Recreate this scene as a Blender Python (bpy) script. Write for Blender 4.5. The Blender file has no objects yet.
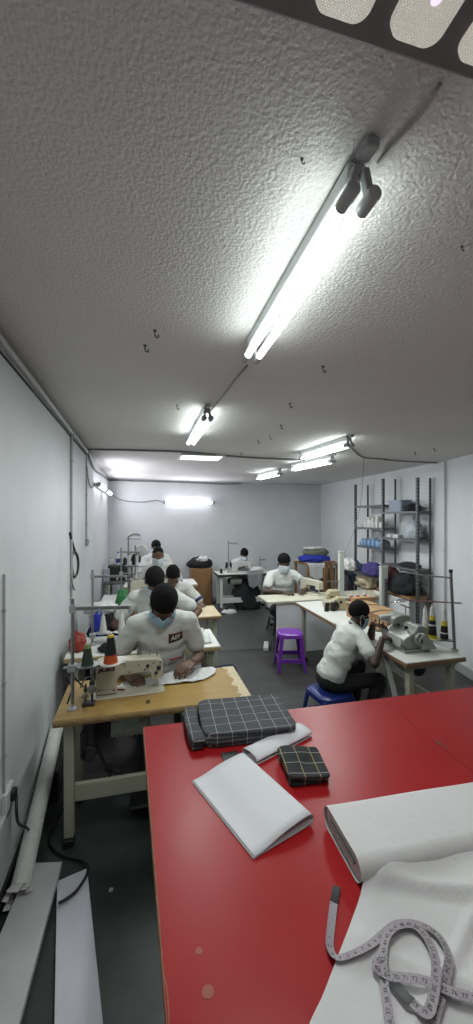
import bpy, bmesh, math, random
from math import sin, cos, pi, radians as R
from mathutils import Vector as V, Matrix, noise
from mathutils.bvhtree import BVHTree

S = bpy.context.scene
COL = S.collection
# ------------------------------------------------------------------ camera, world, exposure
FPX, CAMH, HORIZON = 385.0, 1.88, 517.0
YAW = math.atan(95.5 / FPX)
cam_data = bpy.data.cameras.new('camera')
cam = bpy.data.objects.new('camera', cam_data)
COL.objects.link(cam)
cam.location = (0, 0, CAMH)
cam.rotation_euler = (pi / 2, 0, -YAW)
cam_data.sensor_fit = 'VERTICAL'
cam_data.sensor_height = 24.0
cam_data.lens = 24.0 * FPX / 1024.0
cam_data.shift_y = (HORIZON - 512.0) / 1024.0
cam_data.clip_start = 0.02
S.camera = cam
w = bpy.data.worlds.new('world')
S.world = w
w.use_nodes = True
w.node_tree.nodes['Background'].inputs[0].default_value = (0.5, 0.55, 0.6, 1)
w.node_tree.nodes['Background'].inputs[1].default_value = 0.15
vs = S.view_settings
vs.view_transform = 'Standard'
vs.look = 'None'
vs.gamma = 1.0
vs.use_curve_mapping = False
vs.exposure = 0.12
TUBE = 9.0         # glow of the tubes themselves
DOWN = 13.0       # light a twin tube fitting throws downwards, per fitting
LOUVRE = 3.0

# ------------------------------------------------------------------ pixel -> point on a real plane
_s, _c = sin(YAW), cos(YAW)
def ray(u, v):
    a = (u - 236.5) / FPX
    return V((_s + a * _c, _c - a * _s, (HORIZON - v) / FPX))
def atz(u, v, z): r = ray(u, v); return r * ((z - CAMH) / r.z) + V((0, 0, CAMH))
def aty(u, v, y): r = ray(u, v); return r * (y / r.y) + V((0, 0, CAMH))
def atx(u, v, x): r = ray(u, v); return r * (x / r.x) + V((0, 0, CAMH))

# ------------------------------------------------------------------ materials
MATS = {}
def new_mat(name):
    m = bpy.data.materials.new(name)
    m.use_nodes = True
    nt = m.node_tree
    return m, nt, nt.nodes['Principled BSDF']
def M(name, col, rough=0.6, metal=0.0, var=0.12, vs_=6.0, bump=0.0, bs=60.0, coat=0.0, alpha=1.0, trans=0.0, sub=0.0, stretch=None):
    if name in MATS: return MATS[name]
    m, nt, b = new_mat(name)
    tc = nt.nodes.new('ShaderNodeTexCoord')
    src = tc.outputs['Object']
    if stretch:
        mp = nt.nodes.new('ShaderNodeMapping'); mp.inputs['Scale'].default_value = stretch
        nt.links.new(src, mp.inputs[0]); src = mp.outputs[0]
    n = nt.nodes.new('ShaderNodeTexNoise'); n.inputs['Scale'].default_value = vs_; n.inputs['Detail'].default_value = 5
    nt.links.new(src, n.inputs['Vector'])
    mx = nt.nodes.new('ShaderNodeMix'); mx.data_type = 'RGBA'
    mx.inputs[6].default_value = tuple(max(0, c * (1 - var)) for c in col) + (1,)
    mx.inputs[7].default_value = tuple(min(1, c * (1 + var)) for c in col) + (1,)
    nt.links.new(n.outputs['Fac'], mx.inputs[0])
    nt.links.new(mx.outputs[2], b.inputs['Base Color'])
    b.inputs['Roughness'].default_value = rough
    b.inputs['Metallic'].default_value = metal
    if coat: b.inputs['Coat Weight'].default_value = coat
    if trans: b.inputs['Transmission Weight'].default_value = trans
    if alpha < 1: b.inputs['Alpha'].default_value = alpha
    if bump:
        n2 = nt.nodes.new('ShaderNodeTexNoise'); n2.inputs['Scale'].default_value = bs; n2.inputs['Detail'].default_value = 3
        nt.links.new(src, n2.inputs['Vector'])
        bp = nt.nodes.new('ShaderNodeBump'); bp.inputs['Strength'].default_value = bump; bp.inputs['Distance'].default_value = 0.02
        nt.links.new(n2.outputs['Fac'], bp.inputs['Height']); nt.links.new(bp.outputs[0], b.inputs['Normal'])
    MATS[name] = m
    return m
def emit(name, col, strength):
    if name in MATS: return MATS[name]
    m, nt, b = new_mat(name)
    b.inputs['Base Color'].default_value = (0.8, 0.8, 0.8, 1)
    b.inputs['Emission Color'].default_value = col + (1,)
    b.inputs['Emission Strength'].default_value = strength
    MATS[name] = m
    return m
def math_node(nt, op, a, b=None):
    n = nt.nodes.new('ShaderNodeMath'); n.operation = op
    for i, x in enumerate((a, b)):
        if x is None: continue
        if isinstance(x, (int, float)): n.inputs[i].default_value = x
        else: nt.links.new(x, n.inputs[i])
    return n.outputs[0]
def ramp2(nt, fac, stops):
    r = nt.nodes.new('ShaderNodeValToRGB')
    e = r.color_ramp.elements
    e[0].position, e[0].color = stops[0][0], stops[0][1] + (1,)
    e[1].position, e[1].color = stops[-1][0], stops[-1][1] + (1,)
    for p, c in stops[1:-1]:
        k = e.new(p); k.color = c + (1,)
    nt.links.new(fac, r.inputs[0])
    return r.outputs[0]

# ------------------------------------------------------------------ mesh building
class MB:
    def __init__(s): s.bm = bmesh.new()
    def box(s, c, size, rot=None, taper=None):
        mt = Matrix.Translation(V(c))
        if rot is not None: mt = mt @ (rot.to_4x4() if hasattr(rot, 'to_4x4') else rot)
        r = bmesh.ops.create_cube(s.bm, size=1.0)['verts']
        for v in r:
            k = 1.0
            if taper and v.co.z < 0: k = taper
            v.co = mt @ V((v.co.x * size[0] * k, v.co.y * size[1] * k, v.co.z * size[2]))
        return s
    def span(s, a, b):
        a, b = V(a), V(b)
        return s.box((a + b) / 2, [abs(q) for q in (b - a)])
    def bar(s, p0, p1, wx, wz, up=(0, 0, 1)):
        p0, p1 = V(p0), V(p1); d = p1 - p0; L = d.length; y = d / L
        u = V(up)
        if abs(y.dot(u)) > 0.98: u = V((0, 1, 0))
        x = y.cross(u).normalized(); z = x.cross(y)
        return s.box((p0 + p1) / 2, (wx, L, wz), Matrix((x, y, z)).transposed())
    def rings(s, rings, close=True, caps=True):
        vs = [[s.bm.verts.new(p) for p in r] for r in rings]
        n = len(vs[0])
        for a, b in zip(vs, vs[1:]):
            for i in range(n if close else n - 1):
                j = (i + 1) % n
                try: s.bm.faces.new((a[i], a[j], b[j], b[i]))
                except ValueError: pass
        if caps and close:
            for r in (vs[0], vs[-1]):
                try: s.bm.faces.new(r)
                except ValueError: pass
        return s
    @staticmethod
    def frame(d):
        d = V(d).normalized()
        u = V((0, 0, 1)) if abs(d.z) < 0.95 else V((0, 1, 0))
        x = d.cross(u).normalized(); y = x.cross(d).normalized()
        return x, y, d
    def lathe(s, prof, base, axis=(0, 0, 1), n=20):
        x, y, d = s.frame(axis); base = V(base)
        return s.rings([[base + d * h + (x * cos(2 * pi * i / n) + y * sin(2 * pi * i / n)) * max(r, 1e-4) for i in range(n)] for r, h in prof])
    def cyl(s, p0, p1, r0, r1=None, n=14):
        p0, p1 = V(p0), V(p1)
        return s.lathe([(r0, 0), (r1 if r1 is not None else r0, (p1 - p0).length)], p0, p1 - p0, n)
    def cap(s, p0, p1, r0, r1=None, n=12, m=4):
        p0, p1 = V(p0), V(p1); r1 = r0 if r1 is None else r1
        L = (p1 - p0).length
        if L < 1e-5: p1 = p0 + V((0, 0, 1e-3)); L = 1e-3
        pr = [(r0 * sin(a * pi / 2 / m), -r0 * cos(a * pi / 2 / m)) for a in range(m + 1)]
        pr += [(r1 * cos(a * pi / 2 / m), L + r1 * sin(a * pi / 2 / m)) for a in range(m + 1)]
        return s.lathe(pr, p0, p1 - p0, n)
    def ell(s, c, rad, rot=None, n=20, m=12):
        c = V(c); rot = rot or Matrix.Identity(3)
        return s.rings([[c + rot @ V((rad[0] * sin(pi * j / m) * cos(2 * pi * i / n) if 0 < j < m else 1e-4 * cos(2 * pi * i / n),
                                      rad[1] * sin(pi * j / m) * sin(2 * pi * i / n) if 0 < j < m else 1e-4 * sin(2 * pi * i / n),
                                      -rad[2] * cos(pi * j / m))) for i in range(n)] for j in range(m + 1)])
    def tube(s, pts, r, n=8, smooth=0):
        pts = [V(p) for p in pts]
        if smooth: pts = spline(pts, smooth)
        rg = []
        x = None
        for i, p in enumerate(pts):
            d = (pts[min(i + 1, len(pts) - 1)] - pts[max(i - 1, 0)]).normalized()
            if x is None: x, y, _ = s.frame(d)
            else:
                x = (x - d * x.dot(d)).normalized(); y = d.cross(x)
            rg.append([p + (x * cos(2 * pi * k / n) + y * sin(2 * pi * k / n)) * r for k in range(n)])
        return s.rings(rg)
    def prism(s, outline, a, b, axis='y'):
        f = {'y': lambda p, t: V((p[0], t, p[1])), 'x': lambda p, t: V((t, p[0], p[1])), 'z': lambda p, t: V((p[0], p[1], t))}[axis]
        return s.rings([[f(p, a) for p in outline], [f(p, b) for p in outline]])
    def grid(s, fn, nu, nv):
        vs = [[s.bm.verts.new(fn(i / nu, j / nv)) for j in range(nv + 1)] for i in range(nu + 1)]
        for i in range(nu):
            for j in range(nv):
                s.bm.faces.new((vs[i][j], vs[i + 1][j], vs[i + 1][j + 1], vs[i][j + 1]))
        return s
    def mesh(s, name):
        bmesh.ops.recalc_face_normals(s.bm, faces=s.bm.faces)
        me = bpy.data.meshes.new(name)
        s.bm.to_mesh(me); s.bm.free()
        return me
    def build(s, name, mat, parent=None, label=None, smooth=None, bevel=0.0, solid=0.0, remesh=0.0, relax=4, sub=0, loc=None, seg=2):
        me = s.mesh(name)
        o = bpy.data.objects.new(name, me)
        COL.objects.link(o)
        if mat: me.materials.append(mat)
        if remesh:
            md = o.modifiers.new('r', 'REMESH'); md.mode = 'VOXEL'; md.voxel_size = remesh
            if relax:
                md = o.modifiers.new('s', 'SMOOTH'); md.factor = 0.5; md.iterations = relax
            dg = bpy.context.evaluated_depsgraph_get()
            nm = bpy.data.meshes.new_from_object(o.evaluated_get(dg))
            o.modifiers.clear(); o.data = nm; nm.name = name
            if not nm.materials and mat: nm.materials.append(mat)
            smooth = True
        if solid:
            md = o.modifiers.new('solid', 'SOLIDIFY'); md.thickness = solid; md.offset = 0
        if bevel:
            md = o.modifiers.new('bevel', 'BEVEL'); md.width = bevel; md.segments = seg; md.limit_method = 'ANGLE'; md.angle_limit = R(40)
        if sub:
            md = o.modifiers.new('sub', 'SUBSURF'); md.levels = sub; md.render_levels = sub
        if smooth is True: o.data.polygons.foreach_set('use_smooth', [True] * len(o.data.polygons))
        elif smooth is None: o.data.set_sharp_from_angle(angle=R(38)); o.data.polygons.foreach_set('use_smooth', [True] * len(o.data.polygons))
        if parent: o.parent = parent
        if loc is not None: o.location = loc
        if label: o['label'] = label
        return o
def spline(pts, k=6):
    pts = [V(p) for p in pts]; out = []
    for i in range(len(pts) - 1):
        p0, p1, p2, p3 = pts[max(i - 1, 0)], pts[i], pts[i + 1], pts[min(i + 2, len(pts) - 1)]
        for j in range(k):
            t = j / k
            out.append(0.5 * ((2 * p1) + (p2 - p0) * t + (2 * p0 - 5 * p1 + 4 * p2 - p3) * t * t + (3 * p1 - p0 - 3 * p2 + p3) * t ** 3))
    out.append(pts[-1])
    return out
def tag(o, label, cat, group=None):
    o['label'] = label; o['category'] = cat
    if group: o['group'] = group
    return o
def thing(name, label, cat, loc=(0, 0, 0), rz=0.0, group=None):
    o = bpy.data.objects.new(name, None); COL.objects.link(o)
    o.empty_display_size = 0.1
    o.location = loc; o.rotation_euler = (0, 0, rz)
    return tag(o, label, cat, group)
def struct(o): o['kind'] = 'structure'; return o
def dup(root, loc, rz=None, label=None, group=None, scale=None):
    r = root.copy(); COL.objects.link(r); r.location = loc
    if rz is not None: r.rotation_euler = (0, 0, rz)
    if label: r['label'] = label
    if group: r['group'] = group
    if scale: r.scale = (scale,) * 3
    def rec(a, b):
        for ch in list(a.children):
            c = ch.copy(); COL.objects.link(c); c.parent = b; rec(ch, c)
    rec(root, r)
    return r
def text_mesh(txt, size, name, mat, shear=0.0, bold=0.0, extrude=0.0008, sx=1.0):
    cu = bpy.data.curves.new(name, 'FONT'); cu.body = txt; cu.size = size; cu.shear = shear; cu.offset = bold
    cu.align_x = 'CENTER'; cu.align_y = 'CENTER'; cu.extrude = extrude
    o = bpy.data.objects.new(name, cu); COL.objects.link(o)
    dg = bpy.context.evaluated_depsgraph_get(); dg.update()
    me = bpy.data.meshes.new_from_object(o.evaluated_get(dg))
    bpy.data.objects.remove(o)
    for v in me.vertices: v.co.x *= sx
    me.materials.clear(); me.materials.append(mat)
    return me
def blob(mb, c, rad, seed=0, amp=0.25, freq=3.0, flat=True, n=36, m=20):
    c = V(c); off = V((seed * 7.3, seed * 3.1, seed * 1.7)); rg = []
    for j in range(m + 1):
        row = []
        for i in range(n):
            th = pi * j / m; ph = 2 * pi * i / n
            d = V((sin(th) * cos(ph), sin(th) * sin(ph), -cos(th)))
            k = 1 + amp * noise.noise(d * freq + off) + amp * 0.5 * noise.noise(d * freq * 2.7 + off)
            p = V((d.x * rad[0], d.y * rad[1], d.z * rad[2])) * k
            if flat: p.z = max(p.z, -rad[2] * 0.45)
            row.append(c + p + V((0, 0, rad[2] * 0.45 if flat else 0)))
        rg.append(row)
    mb.rings(rg)
    return mb
def ceil_z(x, y):
    L = 2.775 - 0.011 * max(y, 0); Rr = 2.605 + 0.0085 * max(y - 3.5, 0)
    t = min(max((x + 0.657) / 4.5, 0), 1)
    return L + (Rr - L) * t

# ------------------------------------------------------------------ room materials
def wall_material():
    m, nt, b = new_mat('wall_paint')
    tc = nt.nodes.new('ShaderNodeTexCoord')
    n = nt.nodes.new('ShaderNodeTexNoise'); n.inputs['Scale'].default_value = 1.3; n.inputs['Detail'].default_value = 7; n.inputs['Roughness'].default_value = 0.65
    nt.links.new(tc.outputs['Object'], n.inputs['Vector'])
    c = ramp2(nt, n.outputs['Fac'], [(0.25, (0.57, 0.59, 0.60)), (0.5, (0.64, 0.66, 0.67)), (0.75, (0.69, 0.705, 0.715))])
    nt.links.new(c, b.inputs['Base Color'])
    b.inputs['Roughness'].default_value = 0.55
    n2 = nt.nodes.new('ShaderNodeTexNoise'); n2.inputs['Scale'].default_value = 9; n2.inputs['Detail'].default_value = 6
    nt.links.new(tc.outputs['Object'], n2.inputs['Vector'])
    bp = nt.nodes.new('ShaderNodeBump'); bp.inputs['Strength'].default_value = 0.12; bp.inputs['Distance'].default_value = 0.02
    nt.links.new(n2.outputs['Fac'], bp.inputs['Height']); nt.links.new(bp.outputs[0], b.inputs['Normal'])
    return m
def ceiling_material():
    m, nt, b = new_mat('textured_ceiling_paint')
    tc = nt.nodes.new('ShaderNodeTexCoord')
    n = nt.nodes.new('ShaderNodeTexNoise'); n.inputs['Scale'].default_value = 0.9; n.inputs['Detail'].default_value = 6
    nt.links.new(tc.outputs['Object'], n.inputs['Vector'])
    c = ramp2(nt, n.outputs['Fac'], [(0.3, (0.63, 0.61, 0.595)), (0.7, (0.71, 0.69, 0.675))])
    nt.links.new(c, b.inputs['Base Color'])
    b.inputs['Roughness'].default_value = 0.8
    n1 = nt.nodes.new('ShaderNodeTexNoise'); n1.inputs['Scale'].default_value = 80; n1.inputs['Detail'].default_value = 4; n1.inputs['Roughness'].default_value = 0.6
    n2 = nt.nodes.new('ShaderNodeTexVoronoi'); n2.inputs['Scale'].default_value = 105; n2.feature = 'SMOOTH_F1'
    nt.links.new(tc.outputs['Object'], n1.inputs['Vector']); nt.links.new(tc.outputs['Object'], n2.inputs['Vector'])
    h = math_node(nt, 'SUBTRACT', n1.outputs['Fac'], math_node(nt, 'MULTIPLY', n2.outputs['Distance'], 0.6))
    bp = nt.nodes.new('ShaderNodeBump'); bp.inputs['Strength'].default_value = 0.5; bp.inputs['Distance'].default_value = 0.012
    nt.links.new(h, bp.inputs['Height']); nt.links.new(bp.outputs[0], b.inputs['Normal'])
    return m
def floor_material():
    m, nt, b = new_mat('dark_vinyl_floor')
    tc = nt.nodes.new('ShaderNodeTexCoord')
    sep = nt.nodes.new('ShaderNodeSeparateXYZ'); nt.links.new(tc.outputs['Object'], sep.inputs[0])
    br = nt.nodes.new('ShaderNodeTexBrick'); br.inputs['Scale'].default_value = 1.0
    br.inputs['Brick Width'].default_value = 1.2; br.inputs['Row Height'].default_value = 0.15; br.inputs['Mortar Size'].default_value = 0.003
    br.inputs['Color1'].default_value = (0.030, 0.029, 0.028, 1); br.inputs['Color2'].default_value = (0.050, 0.047, 0.046, 1); br.inputs['Mortar'].default_value = (0.010, 0.010, 0.010, 1)
    nt.links.new(tc.outputs['Object'], br.inputs['Vector'])
    n = nt.nodes.new('ShaderNodeTexNoise'); n.inputs['Scale'].default_value = 6; n.inputs['Detail'].default_value = 8; n.inputs['Roughness'].default_value = 0.7
    nt.links.new(tc.outputs['Object'], n.inputs['Vector'])
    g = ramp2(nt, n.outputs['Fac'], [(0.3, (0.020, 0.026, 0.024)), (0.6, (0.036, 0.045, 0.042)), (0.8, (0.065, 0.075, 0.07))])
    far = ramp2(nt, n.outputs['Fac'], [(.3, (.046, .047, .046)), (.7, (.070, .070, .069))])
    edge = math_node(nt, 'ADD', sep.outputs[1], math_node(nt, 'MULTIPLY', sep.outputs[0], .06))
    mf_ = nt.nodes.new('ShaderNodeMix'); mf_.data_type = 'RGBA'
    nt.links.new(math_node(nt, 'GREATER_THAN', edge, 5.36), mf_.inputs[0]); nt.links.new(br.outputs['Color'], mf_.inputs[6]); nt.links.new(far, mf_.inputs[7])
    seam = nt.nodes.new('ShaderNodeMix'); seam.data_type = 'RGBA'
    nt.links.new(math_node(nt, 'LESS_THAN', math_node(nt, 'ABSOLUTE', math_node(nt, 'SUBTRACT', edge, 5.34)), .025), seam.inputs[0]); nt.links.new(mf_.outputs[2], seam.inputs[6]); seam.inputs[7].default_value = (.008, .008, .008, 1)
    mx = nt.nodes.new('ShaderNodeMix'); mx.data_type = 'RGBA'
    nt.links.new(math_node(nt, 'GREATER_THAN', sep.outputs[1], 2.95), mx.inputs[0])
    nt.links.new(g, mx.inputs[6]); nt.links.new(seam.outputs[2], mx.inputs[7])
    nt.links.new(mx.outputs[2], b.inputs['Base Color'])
    nt.links.new(math_node(nt, 'ADD', math_node(nt, 'MULTIPLY', n.outputs['Fac'], 0.35), 0.24), b.inputs['Roughness'])
    bp = nt.nodes.new('ShaderNodeBump'); bp.inputs['Strength'].default_value = 0.15; bp.inputs['Distance'].default_value = 0.01
    nt.links.new(n.outputs['Fac'], bp.inputs['Height']); nt.links.new(bp.outputs[0], b.inputs['Normal'])
    return m
WALL, CEIL, FLOOR = wall_material(), ceiling_material(), floor_material()
LX, FARY, NEARY = -0.657, 8.5, -1.7
RW = [(4.20, FARY), (3.84, 4.25), (3.71, 3.6), (3.58, 2.5), (3.5, NEARY)]

# ------------------------------------------------------------------ room shell
struct(MB().span((LX - .1, NEARY - .1, -.1), (4.4, FARY + .1, 0)).build('floor', FLOOR))
mb = MB()
mb.grid(lambda a, b: V((LX - .1 + a * 5.1, NEARY - .1 + b * (FARY - NEARY + .2), ceil_z(LX - .1 + a * 5.1, NEARY + b * (FARY - NEARY)))), 20, 40)
o = struct(mb.build('ceiling', CEIL, smooth=True))
md = o.modifiers.new('solid', 'SOLIDIFY'); md.thickness = .08; md.offset = 1
struct(MB().span((LX - .1, NEARY - .1, 0), (LX, FARY + .1, 2.85)).build('wall_left', WALL))
struct(MB().span((LX, FARY, 0), (4.4, FARY + .1, 2.85)).build('wall_back', WALL))
struct(MB().span((LX, NEARY - .1, 0), (4.4, NEARY, 2.85)).build('wall_near', WALL))
mb = MB()
mb.rings([[V((x, y, 0)), V((x, y, 2.8)), V((x + .15, y, 2.8)), V((x + .15, y, 0))] for x, y in RW])
struct(mb.build('wall_right', WALL, smooth=False))
DARK = M('black_rubber', (0.012, 0.012, 0.013), 0.6, var=.4)
WHITEP = M('white_paint', (0.62, 0.64, 0.64), 0.5)
struct(MB().span((LX, NEARY, 0), (LX + .015, FARY, .075)).build('baseboard_left', DARK))
struct(MB().rings([[V((x - .018, y, 0)), V((x - .018, y, .11)), V((x, y, .11)), V((x, y, 0))] for x, y in RW]).build('baseboard_right', M('grey_skirting', (.33, .34, .34), .5), smooth=False))
struct(MB().span((.0, FARY - .012, 0), (4.2, FARY, .08)).build('baseboard_back', M('grey_skirting', (.33, .34, .34), .5)))
# ------------------------------------------------------------------ lamps
TUBEM = emit('fluorescent_tube_glow', (0.90, 1.0, 0.97), TUBE)
HOLD = M('grey_lampholder', (.36, .36, .36), .4)
BATTEN = M('batten_enamel', (.55, .58, .58), .4)
def tube_lamp(label, p0, p1, up, n=2, sep=.05, drop=.095, grp=None, bracket=True, r=.017, name='fluorescent_light', power=1.0):
    p0, p1, up = V(p0), V(p1), V(up)
    mid = (p0 + p1) / 2; d = (p1 - p0).normalized(); L = (p1 - p0).length
    side = d.cross(up).normalized()
    t = thing(name, label, 'ceiling light' if abs(up.z) > .5 else 'wall light', mid + up * drop, group=grp)
    O = up * drop
    f = lambda a, s_, h: d * a + side * s_ + up * h - O
    mb = MB(); mb.bar(f(-L / 2 + .02, 0, drop - .028), f(L / 2 - .02, 0, drop - .028), .05, .045, up)
    mb.build('batten', BATTEN, t, bevel=.006)
    offs = [(k - (n - 1) / 2) * sep for k in range(n)]
    for q in offs:
        MB().cyl(f(-L / 2 + .03, q, 0), f(L / 2 - .03, q, 0), r, n=16).build('tube', TUBEM if n == 2 else emit('violet_white_tube_glow', (.93, .93, 1.0), TUBE), t)
        for e in (-1, 1):
            hb = MB()
            hb.cyl(f(e * (L / 2 - .052), q, 0), f(e * (L / 2 + .012), q, 0), r * 1.18, n=16)
            hb.bar(f(e * (L / 2 - .012), q, 0), f(e * (L / 2 - .012), q * .4, drop - .03), .018, .022, d)
            hb.build('lamp_holder', HOLD, t, bevel=.003)
    la = bpy.data.lights.new('tube_light', 'AREA'); la.shape = 'RECTANGLE'; la.size = .06 + sep * (n - 1); la.size_y = L - .1
    la.energy = DOWN * power * (1.0 if n == 2 else .9); la.color = (.92, 1.0, .98) if n == 2 else (.92, .92, 1.0)
    lo = bpy.data.objects.new('tube_light', la); COL.objects.link(lo); lo.parent = t
    z_ = up.normalized(); y_ = d; x_ = y_.cross(z_)
    lo.matrix_local = Matrix.Translation(-O - up * (r + .006)) @ Matrix((x_, y_, z_)).transposed().to_4x4()
    if bracket:
        MB().bar(f(-L / 2 + .0, 0, drop - .012), f(-L / 2 - .045, 0, drop - .016), .034, .024, up).build('junction_box', HOLD, t, bevel=.005)
    return t
def on_ceil(u, v, drop):
    z = 2.65
    for _ in range(8):
        p = atz(u, v, z); z = ceil_z(p.x, p.y) - drop
    return atz(u, v, z)
G = 'twin tube lights on the ceiling'
a, b = on_ceil(362.5, 193, .095), on_ceil(250.7, 360, .095)
tube_lamp('large twin tube light nearest on the textured ceiling, beside its cable', a, b, (0, 0, 1), grp=G, sep=.054, power=.75, r=.0145)
a, b = on_ceil(207.5, 418, .095), on_ceil(190.5, 444, .095)
tube_lamp('second twin tube light, in line behind the nearest one on the ceiling', a, b, (0, 0, 1), grp=G, sep=.05)
for i, (p, q, lab) in enumerate([((350, 445), (302, 459), 'nearest of the three twin tube lights over the right tables'),
                       ((333, 461.5), (292, 470), 'middle of the three twin tube lights over the right tables'),
                       ((280, 474), (258, 479), 'farthest of the three twin tube lights over the right tables')]):
    tube_lamp(lab, on_ceil(*p, .095), on_ceil(*q, .095), (0, 0, 1), grp=G, sep=.05)
tube_lamp('white tube light across the upper back wall', (.47, FARY - .075, 2.20), (1.58, FARY - .075, 2.20), (0, 1, 0), n=1, drop=.075, bracket=False, r=.028)
tube_lamp('nearer tube light high on the left wall', (LX + .07, 5.80, 2.345), (LX + .07, 6.85, 2.345), (-1, 0, 0), n=1, drop=.07, bracket=False, r=.030)
tube_lamp('farther tube light high on the left wall, by the corner', (LX + .07, 7.05, 2.345), (LX + .07, 8.1, 2.345), (-1, 0, 0), n=1, drop=.07, bracket=False, r=.030)
# flat panel light on the ceiling
t = thing('panel_light', 'flat square panel light on the far ceiling', 'ceiling light', (.765, 5.02, ceil_z(.765, 5.02)))
MB().box((0, 0, -.018), (.56, .40, .03)).build('frame', BATTEN, t, bevel=.004)
MB().box((0, 0, -.0345), (.51, .35, .004)).build('diffuser', emit('panel_glow', (.93, 1, .98), 1.6), t)
# big louvred fixture overhead, close to the camera
t = thing('louvre_light', 'large grey ceiling light with rounded prismatic lenses, nearest overhead', 'ceiling light', (.78, .30, 2.662))
MB().box((0, -.013, .028), (1.40, .57, .05)).build('housing', M('grey_housing', (.145, .14, .14), .5), t, bevel=.006)
def lens_material():
    m, nt, b = new_mat('prismatic_lens')
    tc = nt.nodes.new('ShaderNodeTexCoord')
    wv = []
    for ang in (45, -45):
        mp = nt.nodes.new('ShaderNodeMapping'); mp.inputs['Rotation'].default_value = (0, 0, R(ang))
        nt.links.new(tc.outputs['Object'], mp.inputs[0])
        w_ = nt.nodes.new('ShaderNodeTexWave'); w_.inputs['Scale'].default_value = 85; nt.links.new(mp.outputs[0], w_.inputs['Vector']); wv.append(w_.outputs['Fac'])
    h = math_node(nt, 'MULTIPLY', wv[0], wv[1])
    bp = nt.nodes.new('ShaderNodeBump'); bp.inputs['Strength'].default_value = .6; bp.inputs['Distance'].default_value = .004
    nt.links.new(h, bp.inputs['Height']); nt.links.new(bp.outputs[0], b.inputs['Normal'])
    c = ramp2(nt, h, [(0.0, (.66, .62, .54)), (1.0, (.86, .83, .74))])
    nt.links.new(c, b.inputs['Base Color']); b.inputs['Roughness'].default_value = .25
    nt.links.new(c, b.inputs['Emission Color']); b.inputs['Emission Strength'].default_value = 0.40
    return m
LENS = lens_material()
def rrect(x0, x1, y0, y1, r, n=6):
    pts = []
    for cx, cy, a0 in ((x1 - r, y1 - r, 0), (x0 + r, y1 - r, 90), (x0 + r, y0 + r, 180), (x1 - r, y0 + r, 270)):
        for k in range(n + 1):
            a = R(a0 + 90 * k / n); pts.append((cx + r * cos(a), cy + r * sin(a)))
    return pts
LEDM = emit('violet_led', (.80, .66, 1.0), 1.0)
la = bpy.data.lights.new('louvre_glow', 'AREA'); la.shape = 'RECTANGLE'; la.size = 1.3; la.size_y = .5; la.energy = LOUVRE; la.color = (1.0, .97, .95)
lo = bpy.data.objects.new('louvre_glow', la); COL.objects.link(lo); lo.parent = t; lo.location = (0, -.01, -.013)
for i in range(10):
    x0 = -.66 + i * .13
    mb = MB(); mb.rings([[V((x, y, z)) for x, y in rrect(x0 + g, x0 + .094 - g, -.265 + g, .247 - g, .024)] for z, g in ((.006, 0), (-.006, .002), (-.010, .010))])
    ln = mb.build('lens', LENS, t)
    mb = MB(); mb.lathe([(.009, 0), (.007, .002), (0.001, .0025)], (x0 + .048, .185, -.0095), (0, 0, -1), 16)
    mb.build('lamp_spot', LEDM, ln)

# ------------------------------------------------------------------ cables, trunking, hooks
CABLE = M('grey_cable', (.22, .22, .22), .5)
CONDUIT = M('grey_conduit', (.40, .42, .42), .45)
BLACK = M('black_plastic', (.015, .015, .016), .45, var=.3)
def cable(name, label, pts, r, mat, smooth=6, cat='cable', grp=None):
    pts = [V(p) for p in pts]; o0 = pts[0].copy()
    o = MB().tube([p - o0 for p in pts], r, 8, smooth).build(name, mat, loc=o0, smooth=True)
    return tag(o, label, cat, grp)
mb = MB()
pts = [(y, ceil_z(LX, y)) for y in (-1.6, 0, 1, 2, 3, 3.9)]
t = thing('cable_trunking', 'white cable trunking along the top of the left wall', 'trunking', (LX, 1.5, 2.7))
for (y0, y1) in ((-1.6, 1.90), (1.93, 3.92), (3.96, 5.0)):
    mb = MB(); mb.bar((.018, y0 - 1.5, ceil_z(LX, y0) - 2.7 - .045), (.018, y1 - 1.5, ceil_z(LX, y1) - 2.7 - .045), .026, .032)
    mb.build('channel', M('white_trunking', (.50, .51, .51), .45), t, bevel=.004)
c = MB(); c.tube([(.006, -3.1, ceil_z(LX, -1.6) - 2.7 - .078), (.006, 3.5, ceil_z(LX, 5) - 2.7 - .078)], .007); c.build('cable', BLACK, t)
def conduit(label, x, y, z0, z1, r=.011, mat=CONDUIT):
    t = thing('wall_conduit', label, 'conduit', (x, y, z0))
    MB().cyl((0, 0, 0), (0, 0, z1 - z0), r, n=10).build('pipe', mat, t)
    for k in range(3):
        MB().box((0, 0, (z1 - z0) * (k + .5) / 3), (r * 2.6, .02, .012)).build('clip', HOLD, t)
    return t
conduit('thin conduit down the left wall beside the black cable loop', LX + .013, 3.95, 1.05, 2.69)
conduit('thin conduit down the left wall to the switch', LX + .013, 5.0, 1.62, 2.66, .009)
conduit('conduit down the near end of the left wall to the socket', LX + .008, 2.10, .53, 1.6, .006)
conduit('thin grey conduit down the right wall beside the shelf rack', 3.82 - .02, 4.17, .3, 2.60, .010)
t = thing('light_switch', 'small switch box on the left wall under the thin conduit', 'switch', (LX, 5.02, 1.57))
MB().box((.015, 0, 0), (.03, .09, .09)).build('box', M('switch_plastic', (.34, .35, .36), .4), t, bevel=.004)
MB().box((.033, 0, 0), (.01, .03, .045), Matrix.Rotation(R(12), 3, 'Y')).build('rocker', HOLD, t, bevel=.002)
t = thing('wall_socket', 'white wall socket low on the left wall with a cord', 'socket', (LX, 2.14, .47))
MB().box((.012, 0, 0), (.024, .12, .12)).build('plate', WHITEP, t, bevel=.004)
MB().box((.03, .02, .01), (.03, .05, .05)).build('plug', BLACK, t, bevel=.008)
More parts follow.
